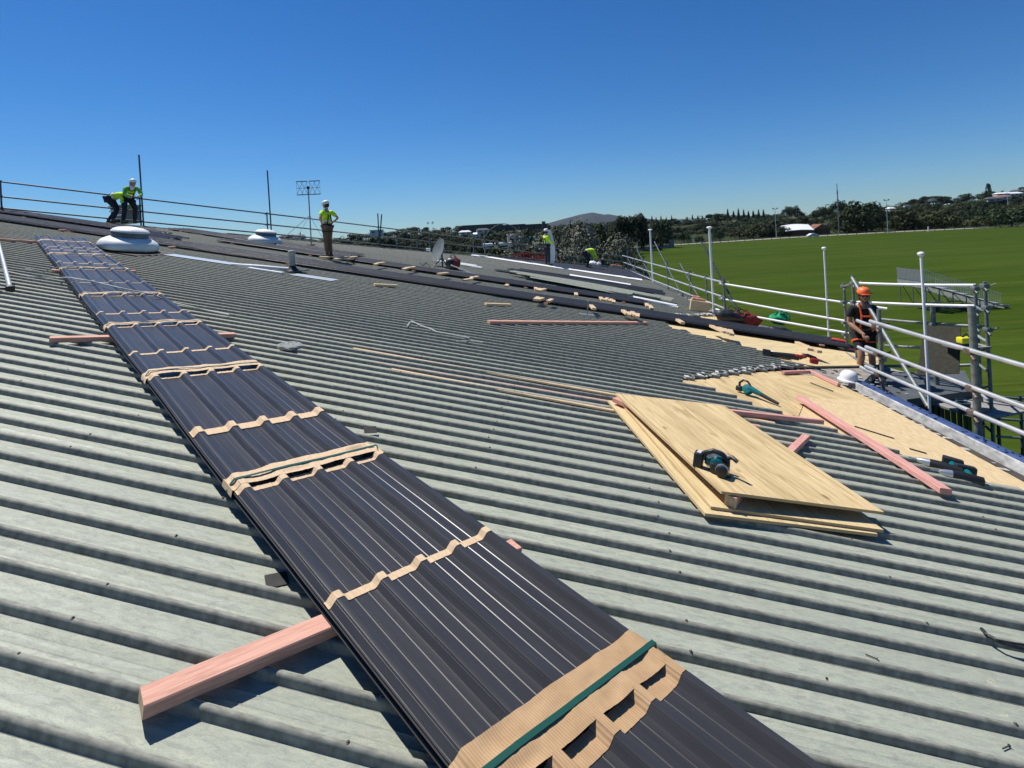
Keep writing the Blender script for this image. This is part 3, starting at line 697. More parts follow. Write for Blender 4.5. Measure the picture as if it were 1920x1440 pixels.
# ------------------------------------------------------------------ long dark stacks lying along the ribs
def long_stack(label, u0, u1, vs, n=5, group='long dark sheet stacks along the ribs', h0=.062, mat_=None, wd=RW_, slope=0, name='roofing_sheet_stack'):
    M = MR @ Matrix.Translation(Vector((u0, vs - wd / 2, 0))) @ Matrix.Rotation(slope, 4, 'Z')
    t = thing(name, label, 'metal sheets', group=group, M=M)
    for k in range(n):
        a = random.uniform(-.05, .12); b_ = u1 - u0 + random.uniform(-.15, .05)
        ph = random.uniform(0, 6)
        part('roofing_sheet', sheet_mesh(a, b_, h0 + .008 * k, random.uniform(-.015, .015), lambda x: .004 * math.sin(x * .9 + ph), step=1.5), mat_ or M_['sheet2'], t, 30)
    for x in [u1 - u0 - .6, (u1 - u0) * .5, .6] + ([(u1 - u0) * .25, (u1 - u0) * .75] if u1 - u0 > 9 else []):
        g = MB(); g.box((x, wd / 2, (.0345 + h0) / 2 - .001), (.09, wd + .10, h0 - .037)); part('bearer', g, M_['pink'], t)
    return t
v_ = lambda x, y, h=.14: L(x, y, h)
sA = long_stack('lower long charcoal sheet stack, running from the skyline at the left to the plywood porch', -19.3, 5.25, 12.62, 6, slope=-.037, h0=.065)
a_, b2 = v_(400, 454), v_(1220, 578)
sB = long_stack('upper long charcoal sheet stack ending in a timber block above the pink batten', -11.0, 1.55, 14.9, 5, slope=-.055)
sC = long_stack('charcoal sheet stack on the skyline at the far left, behind the upright bundle', -20.6, -12.4, 14.55 - .5, 7, slope=.0)
sD = long_stack('glinting sheet stack between the two white ventilator domes', -13.9, -7.2, 16.4, 4, slope=-.06)
# wood blocks lying on the stacks: (pixel x, y, half spread)
blocks = [(608, 484), (635, 487), (641, 485), (655, 487), (662, 484), (705, 497), (714, 495), (760, 506), (767, 504), (774, 503), (830, 515), (877, 526), (884, 523), (892, 521),
          (950, 537), (1005, 543), (1010, 545), (1016, 546), (1080, 554), (1128, 562), (1136, 563), (1144, 565), (1150, 568), (1213, 574), (1220, 578),
          (724, 528), (1006, 562), (1013, 563), (1031, 566), (1111, 578), (1172, 588), (1180, 591), (1188, 591), (1195, 594), (1346, 620), (1354, 622), (1362, 624), (1275, 605), (1340, 617), (1370, 626), (1515, 655), (1508, 651), (1524, 657), (935, 563)]
bl = None; sab = {'lower': [], 'upper': []}
for i, (x, y) in enumerate(blocks):
    p = L(x, y, .14); onstack = (x, y) not in [(724, 528), (935, 563)]
    h = .137
    if (x, y) in [(724, 528), (935, 563)]: h = .032
    dz = random.uniform(.0, .01); g = MB(); ln = random.uniform(.34, .6); g.rbox((0, 0, .0225), (ln, .085, .045), .004); 
    ang = R(90 + random.uniform(-12, 12)) if h > .1 else R(40)
    o = single('timber_block', g, M_['paleblock'], 'tmp', 'timber block', MR @ Matrix.Translation(Vector((p.x, p.y, h + dz))) @ Matrix.Rotation(ang, 4, 'Z'), 'pale timber blocks on the long dark stacks')
    o['label'] = ('small pale timber block lying on the long dark sheet stacks' if h > .1 else ('pale block on the ribs just below the long stack, left of the pipe-side' if x < 800 else 'pale block on the ribs just left of the long pink timber'))
    if h < .1: del o['group']
    else:
        vA = 12.62 - .037 * (p.x + 19.3); sab['lower' if abs(p.y - vA) < abs(p.y - (14.9 - .055 * (p.x + 11))) else 'upper'].append((p.x, o))
ORD = ['first', 'second', 'third', 'fourth', 'fifth', 'sixth', 'seventh', 'eighth', 'ninth', 'tenth', 'eleventh', 'twelfth', 'thirteenth', 'fourteenth', 'fifteenth', 'sixteenth', 'seventeenth', 'eighteenth', 'nineteenth', 'twentieth'] + ['twenty-' + x for x in ('first', 'second', 'third', 'fourth', 'fifth', 'sixth', 'seventh', 'eighth', 'ninth')] + ['thirtieth'] + ['thirty-' + x for x in ('first', 'second', 'third', 'fourth', 'fifth', 'sixth', 'seventh', 'eighth', 'ninth')]
for k_, l_ in sab.items():
    for i, (x, o) in enumerate(sorted(l_, key=lambda q: -q[0])): o['label'] = 'small pale timber block lying on the %s long dark stack, %s from its right end' % (k_, ORD[i])
# old removed sheets in loose piles at the far right
def loose(label, px0, px1, n, spread, m, group, seed, wdt=.28, name='old_roof_sheet'):
    rnd = random.Random(seed)
    for k in range(n):
        p = L(*px0, .05); q = L(*px1, .05); t0 = rnd.uniform(0, .25); t1 = rnd.uniform(.72, 1.05); a = p.lerp(q, t0); b_ = p.lerp(q, t1); off = Vector((0, rnd.uniform(-spread, spread), 0)); a = a + off; b_ = b_ + off + Vector((0, rnd.uniform(-.12, .12), 0))
        d = b_ - a; ln = Vector((d.x, d.y)).length; g = MB(); rows = []
        pr_ = [(-wdt / 2, 0), (-wdt / 2 + .02, .035), (-wdt / 2 + .05, .035), (-wdt / 2 + .07, 0), (wdt / 2 - .07, 0), (wdt / 2 - .05, .035), (wdt / 2 - .02, .035), (wdt / 2, 0)]
        ph = rnd.uniform(0, 6)
        for i in range(13):
            x = ln * i / 12; rows.append([(x, y_, z_ + .012 * math.sin(x * 1.1 + ph)) for y_, z_ in pr_])
        g.grid(rows, flip=True); rows2 = [[(c[0], c[1], c[2] - .002) for c in r_] for r_ in rows]; g.grid(rows2)
        single(name, g, m, label + ', ' + ORD[k] + ' from the bottom', 'metal sheet', MR @ Matrix.Translation(Vector((a.x, a.y, .052 + .016 * k))) @ Matrix.Rotation(math.atan2(d.y, d.x), 4, 'Z') @ Matrix.Rotation(rnd.uniform(-.08, .08), 4, 'X'), group)
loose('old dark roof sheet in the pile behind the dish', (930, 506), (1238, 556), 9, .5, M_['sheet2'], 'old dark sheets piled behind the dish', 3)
loose('old grey-green roof sheet in the pile at the far eaves', (960, 515), (1255, 568), 9, .6, M_['roof'], 'old grey-green sheets piled near the eaves', 5)
loose('pale flashing strip along the ribs by the dish', (805, 486), (925, 506), 2, .3, M_['foil'], 'pale flashing strips beside the dish', 9, .12, 'flashing_strip')
loose('long pale flashing on the ribs below the old sheets', (1130, 548), (1290, 580), 2, .12, M_['foil'], 'pale flashings near the eaves', 11, .09, 'flashing_strip')
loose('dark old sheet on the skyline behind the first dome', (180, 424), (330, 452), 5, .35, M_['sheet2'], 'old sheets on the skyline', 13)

# ================================================================== PLYWOOD STACK
def quad_sheet(name, label, pts, h0, th, mats, tilt=(0, 0, 0, 0), group=None):
    """four roof-plane corners (first edge = long side), per-corner lift"""
    c = sum((Vector((p[0], p[1])) for p in pts), Vector((0, 0))) / 4; d = Vector((pts[1][0] - pts[0][0], pts[1][1] - pts[0][1])); a = math.atan2(d.y, d.x)
    Ri = Matrix.Rotation(-a, 2); g = MB(); loc = [Ri @ (Vector((p[0], p[1])) - c) for p in pts]
    N_ = 10; top = []; bot = []
    for i in range(N_ + 1):
        rt = []; rb = []
        for j in range(N_ + 1):
            f, e_ = i / N_, j / N_; p = (loc[0].lerp(loc[1], f)).lerp(loc[3].lerp(loc[2], f), e_)
            z = (tilt[0] * (1 - f) + tilt[1] * f) * (1 - e_) + (tilt[3] * (1 - f) + tilt[2] * f) * e_
            z -= .006 * math.sin(math.pi * f) * math.sin(math.pi * e_)
            rt.append((p.x, p.y, z + th)); rb.append((p.x, p.y, z))
        top.append(rt); bot.append(rb)
    ccw = (loc[1] - loc[0]).x * (loc[3] - loc[0]).y - (loc[1] - loc[0]).y * (loc[3] - loc[0]).x > 0
    g.grid(top, flip=not ccw); g.grid(bot, flip=ccw)
    k0_ = len(g.f)
    for a_1, b_1, fl in ((top[0], bot[0], ccw), (top[-1], bot[-1], not ccw), ([r_[0] for r_ in top], [r_[0] for r_ in bot], not ccw), ([r_[-1] for r_ in top], [r_[-1] for r_ in bot], ccw)):
        g.grid([a_1, b_1], 1, flip=not fl)
    M = MR @ Matrix.Translation(Vector((c.x, c.y, h0))) @ Matrix.Rotation(a, 4, 'Z')
    return single(name, g, mats, label, 'plywood sheet', M, group)
pm = [M_['ply'], M_['plyedge']]; pm2 = [M_['ply2'], M_['plyedge']]
q = lambda x, y, h: L(x, y, h)
a = q(1322, 962, .055); b_ = q(1139, 750, .055); c = q(1646, 1001, .055); d = b_ + (c - a)
quad_sheet('plywood_sheet', 'lowest pale plywood sheet of the stack, resting on the roof ribs', [a, b_, d, c], .036, .018, pm2, group='plywood sheets stacked on the ribs')
a = q(1333, 948, .078); c = q(1657, 993, .075); b_ = q(1158, 748, .075); d = b_ + (c - a)
quad_sheet('plywood_sheet', 'middle pale plywood sheet of the stack, slightly turned, under the pink blocks', [a, b_, d, c], .0555, .018, pm2, group='plywood sheets stacked on the ribs')
HT = .165
tops = [q(1353, 921, HT), q(1153, 737, .13), q(1357, 760, .13), q(1658, 960, .14)]
ts = quad_sheet('plywood_sheet', 'top golden plywood sheet of the stack, carrying the circular saw', tops, .112, .018, pm, tilt=(.035, 0, 0, .010), group='plywood sheets stacked on the ribs')
TOPH = .135
# pencil line on the top sheet
p, q_ = L(1415, 918, .155), L(1490, 850, .15); 
g = MB(); d = Vector((q_.x - p.x, q_.y - p.y)); g.box((0, 0, 0), (d.length, .003, .001))
for (x, y, x2, y2, lab, hh) in [(1369, 943, 1384, 925, 'pinkish timber block propping the near corner of the top plywood sheet', .066), (1153, 748, 1172, 756, 'red-pink timber block under the far left corner of the top plywood sheet', .040)]:
    p = L(x, y, .10); q_ = L(x2, y2, .10); beam('timber_block', lab, 'timber block', p, q_ + (q_ - p) * 2.0, .07, hh, .0745, pe if 'prop' in lab else pr)
# ================================================================== PEOPLE
def skin_mesh(verts, edges, radii, roots, sub=2):
    me = bpy.data.meshes.new('tmp'); me.from_pydata([tuple(v) for v in verts], edges, []); me.update()
    o = bpy.data.objects.new('tmp', me); COL.objects.link(o)
    o.modifiers.new('s', 'SKIN'); sd_ = o.modifiers.new('d', 'SUBSURF'); sd_.levels = sub; sd_.render_levels = sub
    sl = me.skin_vertices[0].data if me.skin_vertices else None
    if sl is None:
        bm = bmesh.new(); bm.from_mesh(me); bm.verts.layers.skin.verify(); bm.to_mesh(me); bm.free(); sl = me.skin_vertices[0].data
    for i, r in enumerate(radii):
        sl[i].radius = r if isinstance(r, (tuple, list)) else (r, r); sl[i].use_root = i in roots
    bpy.context.view_layer.update(); dg = bpy.context.evaluated_depsgraph_get(); dg.update()
    m2 = bpy.data.meshes.new_from_object(o.evaluated_get(dg)); bpy.data.objects.remove(o); bpy.data.meshes.remove(me)
    g = MB(); g.v = [v.co.copy() for v in m2.vertices]; g.f = [list(p.vertices) for p in m2.polygons]; g.m = [0] * len(g.f); bpy.data.meshes.remove(m2); return g
SKIN = noisy('skin', (.42, .24, .16), (.48, .29, .20), 12, .55); SKIN2 = noisy('tanned_skin', (.30, .16, .10), (.36, .20, .13), 12, .55)
HAIR = mat('dark_hair', (.015, .012, .01), .8)
HV = noisy('hi_vis_yellow', (.50, .78, .02), (.62, .90, .05), 12, .8, 0, (1, 1, 1), .7, .02); HVG = noisy('hi_vis_green', (.10, .34, .06), (.20, .50, .10), 12, .8, 0, (1, 1, 1), .7, .02)
NAVY = noisy('dark_work_cloth', (.012, .016, .028), (.03, .034, .05), 14, .9, 0, (1, 1, 1), .7, .02); KHAKI = noisy('brown_work_trousers', (.12, .075, .045), (.19, .12, .075), 10, .9, 0, (1, 1, 1), .7, .02)
BLK = noisy('black_cotton', (.008, .008, .009), (.02, .02, .022), 14, .9, 0, (1, 1, 1), .7, .02); REFL = mat('reflective_tape', (.62, .64, .64), .35, .2)
ORG = mat('orange_webbing', (.85, .13, .03), .6); BOOT = noisy('work_boot', (.05, .035, .025), (.09, .06, .04), 12, .8)
GLASS = mat('sunglasses', (.01, .01, .012), .12)
def lerp(a, b, t): return Vector(a).lerp(Vector(b), t)
def person(label, loc, heading, J, top=HV, top2=None, legs=NAVY, hat='white', skin=SKIN, scale=1.0, shorts=False, short_sleeve=False, harness=None, belt=True, neckcloth=False, glasses=False, look=0.0, headtilt=0.0, group=None):
    """J: joints in metres, +y is forward, +x is the figure's left"""
    root = thing('person', label, 'person', loc, heading, group); root.scale = (scale,) * 3; bpy.context.view_layer.update()
    g_ = {k: Vector(v) for k, v in J.items() if not isinstance(v, int)}
    V = []; E_ = []; Rr = []
    def add(p, r, par=None):
        V.append(Vector(p)); Rr.append(r); i = len(V) - 1
        if par is not None: E_.append((par, i))
        return i
    pe_ = add(g_['pelvis'], (.125, .10)); wa = add(lerp(g_['pelvis'], g_['chest'], .5), (.115, .09), pe_); ch = add(g_['chest'], (.135, .10), wa)
    nb = add(lerp(g_['chest'], g_['neck'], .75), (.085, .075), ch); nk = add(g_['neck'], .05, nb); hd0 = add(lerp(g_['neck'], g_['head'], .5), .052, nk)
    roots = {pe_}
    for s in 'LR':
        sh = add(g_['sh' + s], .056, ch); el0 = add(lerp(g_['sh' + s], g_['el' + s], .5), .047, sh); el = add(g_['el' + s], .040, el0); fm = add(lerp(g_['el' + s], g_['wr' + s], .35), .040, el); wr = add(g_['wr' + s], .027, fm)
        f = (g_['wr' + s] - g_['el' + s]).normalized(); pm_ = add(g_['wr' + s] + f * .055, (.036, .020), wr)
        hp = add(lerp(g_['pelvis'], g_['hip' + s], .9), .092, pe_); th = add(lerp(g_['hip' + s], g_['kn' + s], .4), .080, hp); kn = add(g_['kn' + s], .056, th); cf = add(lerp(g_['kn' + s], g_['an' + s], .33), .057, kn); an = add(g_['an' + s], .036, cf)
        t = g_['to' + s] - g_['an' + s]; add(g_['an' + s] + t * .45 + Vector((0, 0, -.03)), (.040, .035), an)
    body = skin_mesh(V, E_, Rr, roots, 2)
    # five fingers and a thumb side, each its own chain rooted in the palm
    for s in 'LR':
        wr = g_['wr' + s]; f = (wr - g_['el' + s]).normalized(); side = f.cross(Vector((0, 0, 1)))
        side = side.normalized() if side.length > .2 else Vector((1, 0, 0)); dn = f.cross(side).normalized()
        if dn.z > 0: dn = -dn
        cu = .8 if J.get('grip' + s) else .35
        for i, ln in enumerate((.062, .074, .080, .072)):
            b0 = wr + f * .085 + side * (-.030 + .020 * i); p1 = b0 + (f * math.cos(cu * .6) + dn * math.sin(cu * .6)) * ln * .45
            p2 = p1 + (f * math.cos(cu * 1.5) + dn * math.sin(cu * 1.5)) * ln * .32; p3 = p2 + (f * math.cos(cu * 2.2) + dn * math.sin(cu * 2.2)) * ln * .25
            body.tube([wr + f * .06 + side * (-.026 + .017 * i), b0, p1, p2, p3], [.008, .0095, .0088, .008, .006], 6)
        tb = wr + f * .03 + side * .030; body.tube([tb, tb + side * .022 + f * .025, tb + side * .030 + f * .055 + dn * .01, tb + side * .024 + f * .080 + dn * .018], [.010, .011, .010, .007], 6)
    # head with face
    HM = Matrix.Translation(g_['head']) @ Matrix.Rotation(look, 4, 'Z') @ Matrix.Rotation(-headtilt, 4, 'X')
    hv = MB(); hv.ball((0, 0, 0), (.076, .096, .118), n=20, m=14)
    for v in hv.v:
        if v.z < -.02: v.x *= 1 - .28 * min(1, (-v.z - .02) / .09); 
        if v.z < -.03 and v.y < -.02: v.y *= .75
        if v.y > .05 and abs(v.x) < .05 and -.005 < v.z < .035: v.y -= .008
    hv.add([(-.012, .088, -.028), (.012, .088, -.028), (0, .118, -.026), (0, .092, .018)], [(0, 1, 2), (0, 2, 3), (1, 3, 2)])
    for sx in (-1, 1): hv.ball((sx * .076, -.008, -.002), (.010, .022, .032), n=8, m=6)
    hv.ball((0, .084, -.058), (.026, .012, .008), n=10, m=6)
    body.add([HM @ v for v in hv.v], hv.f)
    part('body', body, skin, root, 80)
    # hair, eyes
    h = MB(); h.ball((0, -.012, .012), (.082, .098, .116), n=18, m=12); keep = [f for f in h.f if not all((h.v[i].y > .03 and h.v[i].z < .05) or h.v[i].z < -.05 for i in f)]
    h.f = keep; h.m = [0] * len(keep); h.v = [HM @ v for v in h.v]; part('hair', h, HAIR, root, 80)
    e_ = MB()
    if glasses:
        for sx in (-1, 1): e_.ball((sx * .032, .086, .012), (.026, .012, .018), M=HM, n=10, m=6); e_.tube([(sx * .05, .082, .016), (sx * .078, .02, .012)], .004, 5, HM)
        part('sunglasses', e_, GLASS, root, 80)
    else:
        for sx in (-1, 1): e_.ball((sx * .030, .084, .010), (.011, .008, .007), M=HM, n=8, m=6)
        part('eyes', e_, GLASS, root, 80)
    # clothing
    def garment(ch_, r_add, rts, name, m, sub=2):
        V2 = []; E2 = []; R2 = []; idx = {}
        for a, p, r, par in ch_:
            V2.append(Vector(p)); R2.append((r + r_add, r * .82 + r_add) if a in ('pe', 'wa', 'ch', 'nb') else r + r_add); idx[a] = len(V2) - 1
            if par: E2.append((idx[par], idx[a]))
        return part(name, skin_mesh(V2, E2, R2, {idx[x] for x in rts}, sub), m, root, 80)
    P_ = g_; sl = .55 if short_sleeve else .97
    c_ = [('pe', lerp(P_['pelvis'], P_['chest'], .08), .122, None), ('wa', lerp(P_['pelvis'], P_['chest'], .5), .118, 'pe'), ('ch', P_['chest'], .135, 'wa'), ('nb', lerp(P_['chest'], P_['neck'], .7), .088, 'ch')]
    for s in 'LR':
        c_ += [('sh' + s, P_['sh' + s], .060, 'ch'), ('e0' + s, lerp(P_['sh' + s], P_['el' + s], .5), .054, 'sh' + s)]
        if not short_sleeve: c_ += [('el' + s, P_['el' + s], .046, 'e0' + s), ('w0' + s, lerp(P_['el' + s], P_['wr' + s], .9), .034, 'el' + s)]
        else: c_ += [('e1' + s, lerp(P_['sh' + s], P_['el' + s], .66), .052, 'e0' + s)]
    sh_ = garment(c_, .014, ['pe'], 'shirt', top)
    t_ = [('pe', lerp(P_['pelvis'], P_['chest'], .05), .122, None)]
    for s in 'LR':
        t_ += [('hp' + s, P_['hip' + s], .096, 'pe'), ('th' + s, lerp(P_['hip' + s], P_['kn' + s], .45), .086, 'hp' + s)]
        if shorts: t_ += [('k0' + s, lerp(P_['hip' + s], P_['kn' + s], .78), .080, 'th' + s)]
        else: t_ += [('kn' + s, P_['kn' + s], .066, 'th' + s), ('cf' + s, lerp(P_['kn' + s], P_['an' + s], .45), .062, 'kn' + s), ('an' + s, lerp(P_['kn' + s], P_['an' + s], .93), .054, 'cf' + s)]
    garment(t_, .012, ['pe'], 'shorts' if shorts else 'trousers', legs)
    for s in 'LR':
        b_ = MB(); an = P_['an' + s]; to = P_['to' + s]; d = (to - an); d.z = 0; d = d.normalized() if d.length > .01 else Vector((0, 1, 0))
        b_.tube([an + Vector((0, 0, .06)), an + Vector((0, 0, -.02)), an + d * .02 + Vector((0, 0, -.055))], [.048, .05, .05], 10)
        Mb = Matrix.Translation(an + d * .065 + Vector((0, 0, -.062))) @ Matrix.Rotation(math.atan2(-d.x, d.y), 4, 'Z'); b_.rbox((0, 0, 0), (.10, .27, .07), .03, Mb, 0, 3)
        part('boot', b_, BOOT if not shorts else BLK, root, 60)
    # two-tone panels, tape, harness
    up = (P_['neck'] - P_['pelvis']).normalized(); fw = Vector((0, 1, 0)); fw = (fw - up * fw.dot(up)).normalized(); sx_ = up.cross(fw)
    def ring(c, rx, ry, ht, name, m, tilt=0):
        b_ = MB(); rows = []
        for zz, k in ((-ht / 2, 1), (ht / 2, 1)):
            rows.append([c + up * zz + sx_ * (rx * math.cos(a)) * k + fw * (ry * math.sin(a)) * k for a in [2 * math.pi * i / 24 for i in range(25)]])
        b_.grid(rows); b2 = [[p + (p - c) * .04 for p in r_] for r_ in rows]; b_.grid(b2, flip=True); b_.grid([rows[1], b2[1]]); b_.grid([b2[0], rows[0]]); return part(name, b_, m, root, 60)
    ch = P_['chest']; pv = P_['pelvis']
    if top2: ring(lerp(pv, ch, .98), .160, .132, .20, 'vest_panel', top2)
    if top in (HV, HVG): ring(lerp(pv, ch, .50), .148, .120, .05, 'reflective_band', REFL)
    if belt: ring(lerp(pv, ch, .12), .150, .124, .055, 'tool_belt', BLK)
    if harness:
        for sx in (-1, 1):
            b_ = MB(); a = lerp(pv, ch, .15) + sx_ * sx * .10 + fw * .125; m1 = ch + sx_ * sx * .07 + fw * .125; t = P_['neck'] + sx_ * sx * .075 + up * -.0 + fw * .03; bk = ch + sx_ * sx * .04 - fw * .125; lo = lerp(pv, ch, .2) - fw * .12 + sx_ * sx * .1
            b_.tube([a, m1, t, bk, lo], .016, 6); part('harness_strap', b_, harness, root, True)
        b_ = MB(); b_.tube([ch + sx_ * -.09 + fw * .13, ch + fw * .145, ch + sx_ * .09 + fw * .13], .013, 6); part('harness_strap', b_, harness, root, True)
        for s in 'LR':
            b_ = MB(); c = lerp(P_['hip' + s], P_['kn' + s], .28); dd = (P_['kn' + s] - P_['hip' + s]).normalized(); a1 = dd.orthogonal().normalized(); a2 = dd.cross(a1)
            b_.tube([c + a1 * .104 * math.cos(q) + a2 * .104 * math.sin(q) for q in [2 * math.pi * i / 16 for i in range(17)]], .014, 6, caps=False); part('harness_strap', b_, harness, root, True)
    if neckcloth:
        b_ = MB(); b_.tube([P_['head'] + Vector((0, -.06, .03)), P_['head'] + Vector((0, -.07, -.08)), P_['neck'] + Vector((0, -.08, -.05))], [.075, .085, .10], 12); part('neck_cloth', b_, M_['white'], root, 60)
    if hat:
        m = {'white': M_['white'], 'orange': M_['orange']}[hat]
        b_ = MB(); b_.lathe([(.088, .0), (.098, .004), (.103, .022), (.101, .055), (.088, .090), (.062, .113), (.03, .123), (.002, .125)], 24)
        for v in b_.v: v.y *= 1.17
        b_.rbox((0, .125, .006), (.12, .07, .008), .003)
        b_.tube([(0, -.10, .085), (0, -.03, .124), (0, .05, .120), (0, .10, .085)], .008, 6)
        b_.v = [HM @ (v + Vector((0, -.002, .030))) for v in b_.v]; hh = part('helmet', b_, m, root, 60)
        if hat == 'orange':
            s_ = MB()
            for sx in (-1, 1): s_.tube([(sx * .088, 0, .03), (sx * .072, .02, -.06), (0, .05, -.122)], .005, 5, HM); s_.rbox((sx * .099, .0, .045), (.012, .06, .03), .005, HM)
            part('chin_strap', s_, BLK, hh, True)
            q_ = MB()
            for sx in (-1, 1):
                for k in range(3): q_.rbox((sx * .062, .02 - .04 * k, .140 - .006 * k), (.012, .028, .010), .004, HM @ Matrix.Rotation(sx * .55, 4, 'Y') @ Matrix.Translation((sx * .03, 0, -.028)))
            part('helmet_vents', q_, BLK, hh, True)
    return root
STAND = dict(pelvis=(0, 0, .95), chest=(0, .01, 1.27), neck=(0, .0, 1.47), head=(0, .02, 1.60), shL=(.18, 0, 1.40), shR=(-.18, 0, 1.40), elL=(.25, -.03, 1.12), elR=(-.25, -.03, 1.12), wrL=(.24, .10, .90), wrR=(-.24, .10, .90),
             hipL=(.09, 0, .90), hipR=(-.09, 0, .90), knL=(.10, .03, .50), knR=(-.10, .03, .50), anL=(.11, 0, .09), anR=(-.11, 0, .09), toL=(.13, .2, .02), toR=(-.13, .2, .02))
def pose(**k): d = dict(STAND); d.update(k); return d
# worker in the middle: hands on hips, looks away to the left
p = W(617, 481, .12)
J = pose(elL=(.40, -.06, 1.20), wrL=(.20, .06, 1.03), elR=(-.36, -.10, 1.20), wrR=(-.17, .05, 1.05), knL=(.08, .04, .5), knR=(-.07, .02, .5), anL=(.08, 0, .09), anR=(-.08, -.02, .09))
person('person in yellow top, brown trousers and white helmet, hands on hips beside the aerial', p, R(62), J, top=HV, legs=KHAKI, scale=.995 * (p.y * 104 / 1000) / 1.72, harness=BLK, short_sleeve=True, look=R(12), headtilt=.12)
# two on the skyline at the left
p = W(243, 419, .10)
J = pose(pelvis=(0, -.05, .86), chest=(0, .20, 1.08), neck=(0, .36, 1.20), head=(0, .44, 1.30), shL=(.18, .30, 1.17), shR=(-.18, .30, 1.17), elL=(.24, .42, .92), elR=(-.24, .42, .94), wrL=(.10, .60, .86), wrR=(-.10, .60, .86),
         hipL=(.10, -.05, .83), hipR=(-.10, -.05, .83), knL=(.16, .12, .46), knR=(-.14, .14, .46), anL=(.18, .0, .09), anR=(-.16, -.02, .09))
person('person in green and yellow vest, white helmet and neck cloth leaning forward at the skyline', p, R(-125), J, top=HVG, top2=HV, legs=NAVY, scale=.98, neckcloth=True, harness=BLK)
p = W(219, 417, .08)
J = pose(pelvis=(0, -.18, .80), chest=(0, .14, .92), neck=(0, .34, .88), head=(0, .45, .80), shL=(.18, .26, .90), shR=(-.18, .26, .90), elL=(.22, .34, .62), elR=(-.22, .34, .62), wrL=(.14, .44, .38), wrR=(-.14, .44, .38),
         hipL=(.10, -.18, .77), hipR=(-.10, -.18, .77), knL=(.14, .10, .44), knR=(-.13, -.02, .44), anL=(.16, -.02, .09), anR=(-.14, -.32, .09), toL=(.16, .2, .02), toR=(-.14, -.1, .02))
person('person bent double in yellow vest and dark trousers at the left skyline', p, R(-82), J, top=HV, legs=NAVY, scale=1.0, hat='white', harness=None)
# two at the far end on the new charcoal roofing
p = W(1027, 498, .05)
J = pose(elR=(-.26, .10, 1.16), wrR=(-.20, .34, 1.18), elL=(.25, .04, 1.12), wrL=(.18, .28, 1.02))
person('person with white helmet and yellow sleeves standing at the far end holding a pale sheet', p, R(-60), J, top=HV, legs=NAVY, scale=.94, harness=BLK)
p = W(1104, 502, .05)
J = pose(pelvis=(0, -.22, .82), chest=(0, .12, .94), neck=(0, .32, .90), head=(0, .43, .82), shL=(.18, .24, .92), shR=(-.18, .24, .92), elL=(.22, .34, .64), elR=(-.22, .34, .64), wrL=(.12, .44, .40), wrR=(-.12, .44, .40),
         hipL=(.10, -.22, .79), hipR=(-.10, -.22, .79), knL=(.16, -.02, .45), knR=(-.14, .06, .44), anL=(.18, -.2, .09), anR=(-.14, .0, .09), toL=(.18, 0, .02), toR=(-.14, .2, .02))
person('person in yellow vest bending down over the charcoal roofing at the far right corner', p, R(-75), J, top=HV, legs=NAVY, scale=.93, hat=None)
# climber-helmet worker on the scaffold bay
PX = at(1624, 724, 9.35); PZ = PX.z
J = pose(pelvis=(.0, 0, .95), chest=(.0, .04, 1.27), neck=(0, .07, 1.47), head=(0, .11, 1.60), shL=(.18, .04, 1.40), shR=(-.18, .04, 1.40), elR=(-.25, -.01, 1.13), wrR=(-.20, .16, .93), elL=(.24, .06, 1.13), wrL=(.12, .30, .98),
         knL=(.12, .20, .56), anL=(.12, -.02, .20), toL=(.13, .18, .15), knR=(-.10, .05, .50), anR=(-.11, .0, .09), gripR=1, gripL=1)
person('person in orange helmet, sunglasses, black T-shirt and orange harness on the scaffold bay', (PX.x, PX.y, PZ), R(168), J, top=BLK, legs=BLK, hat='orange', skin=SKIN2, scale=1.0, shorts=True, short_sleeve=True, harness=ORG, glasses=True, look=R(-10))
# ================================================================== SCAFFOLD GUARDRAILS
def rail(root, a, b_, r=.0242, m=None, name='rail'):
    a, b_ = Vector(a), Vector(b_); g = MB(); n = 4; mid = [(a.lerp(b_, i / n) + Vector((0, 0, -.012 * math.sin(math.pi * i / n)))) for i in range(n + 1)]
    g.tube(mid, r, 12); return part(name, g, m or M_['galv'], root, 60, world=True)
def coupler(root, p, m=None, s=1.0):
    g = MB(); p = Vector(p); g.rbox(p, (.085 * s, .085 * s, .060 * s), .018 * s); g.tube([p + Vector((.05, -.02, .0)) * s, p + Vector((.11, -.05, .03)) * s], .010 * s, 6); g.tube([p + Vector((-.03, -.04, -.03)) * s, p + Vector((-.05, -.09, -.05)) * s], .010 * s, 6); g.ball(p + Vector((-.05, -.09, -.05)) * s, .017 * s, n=8, m=5)
    return part('coupler', g, m or M_['coupler'], root, 50, world=True)
def wline(a, b_, t): return Vector(a).lerp(Vector(b_), t)
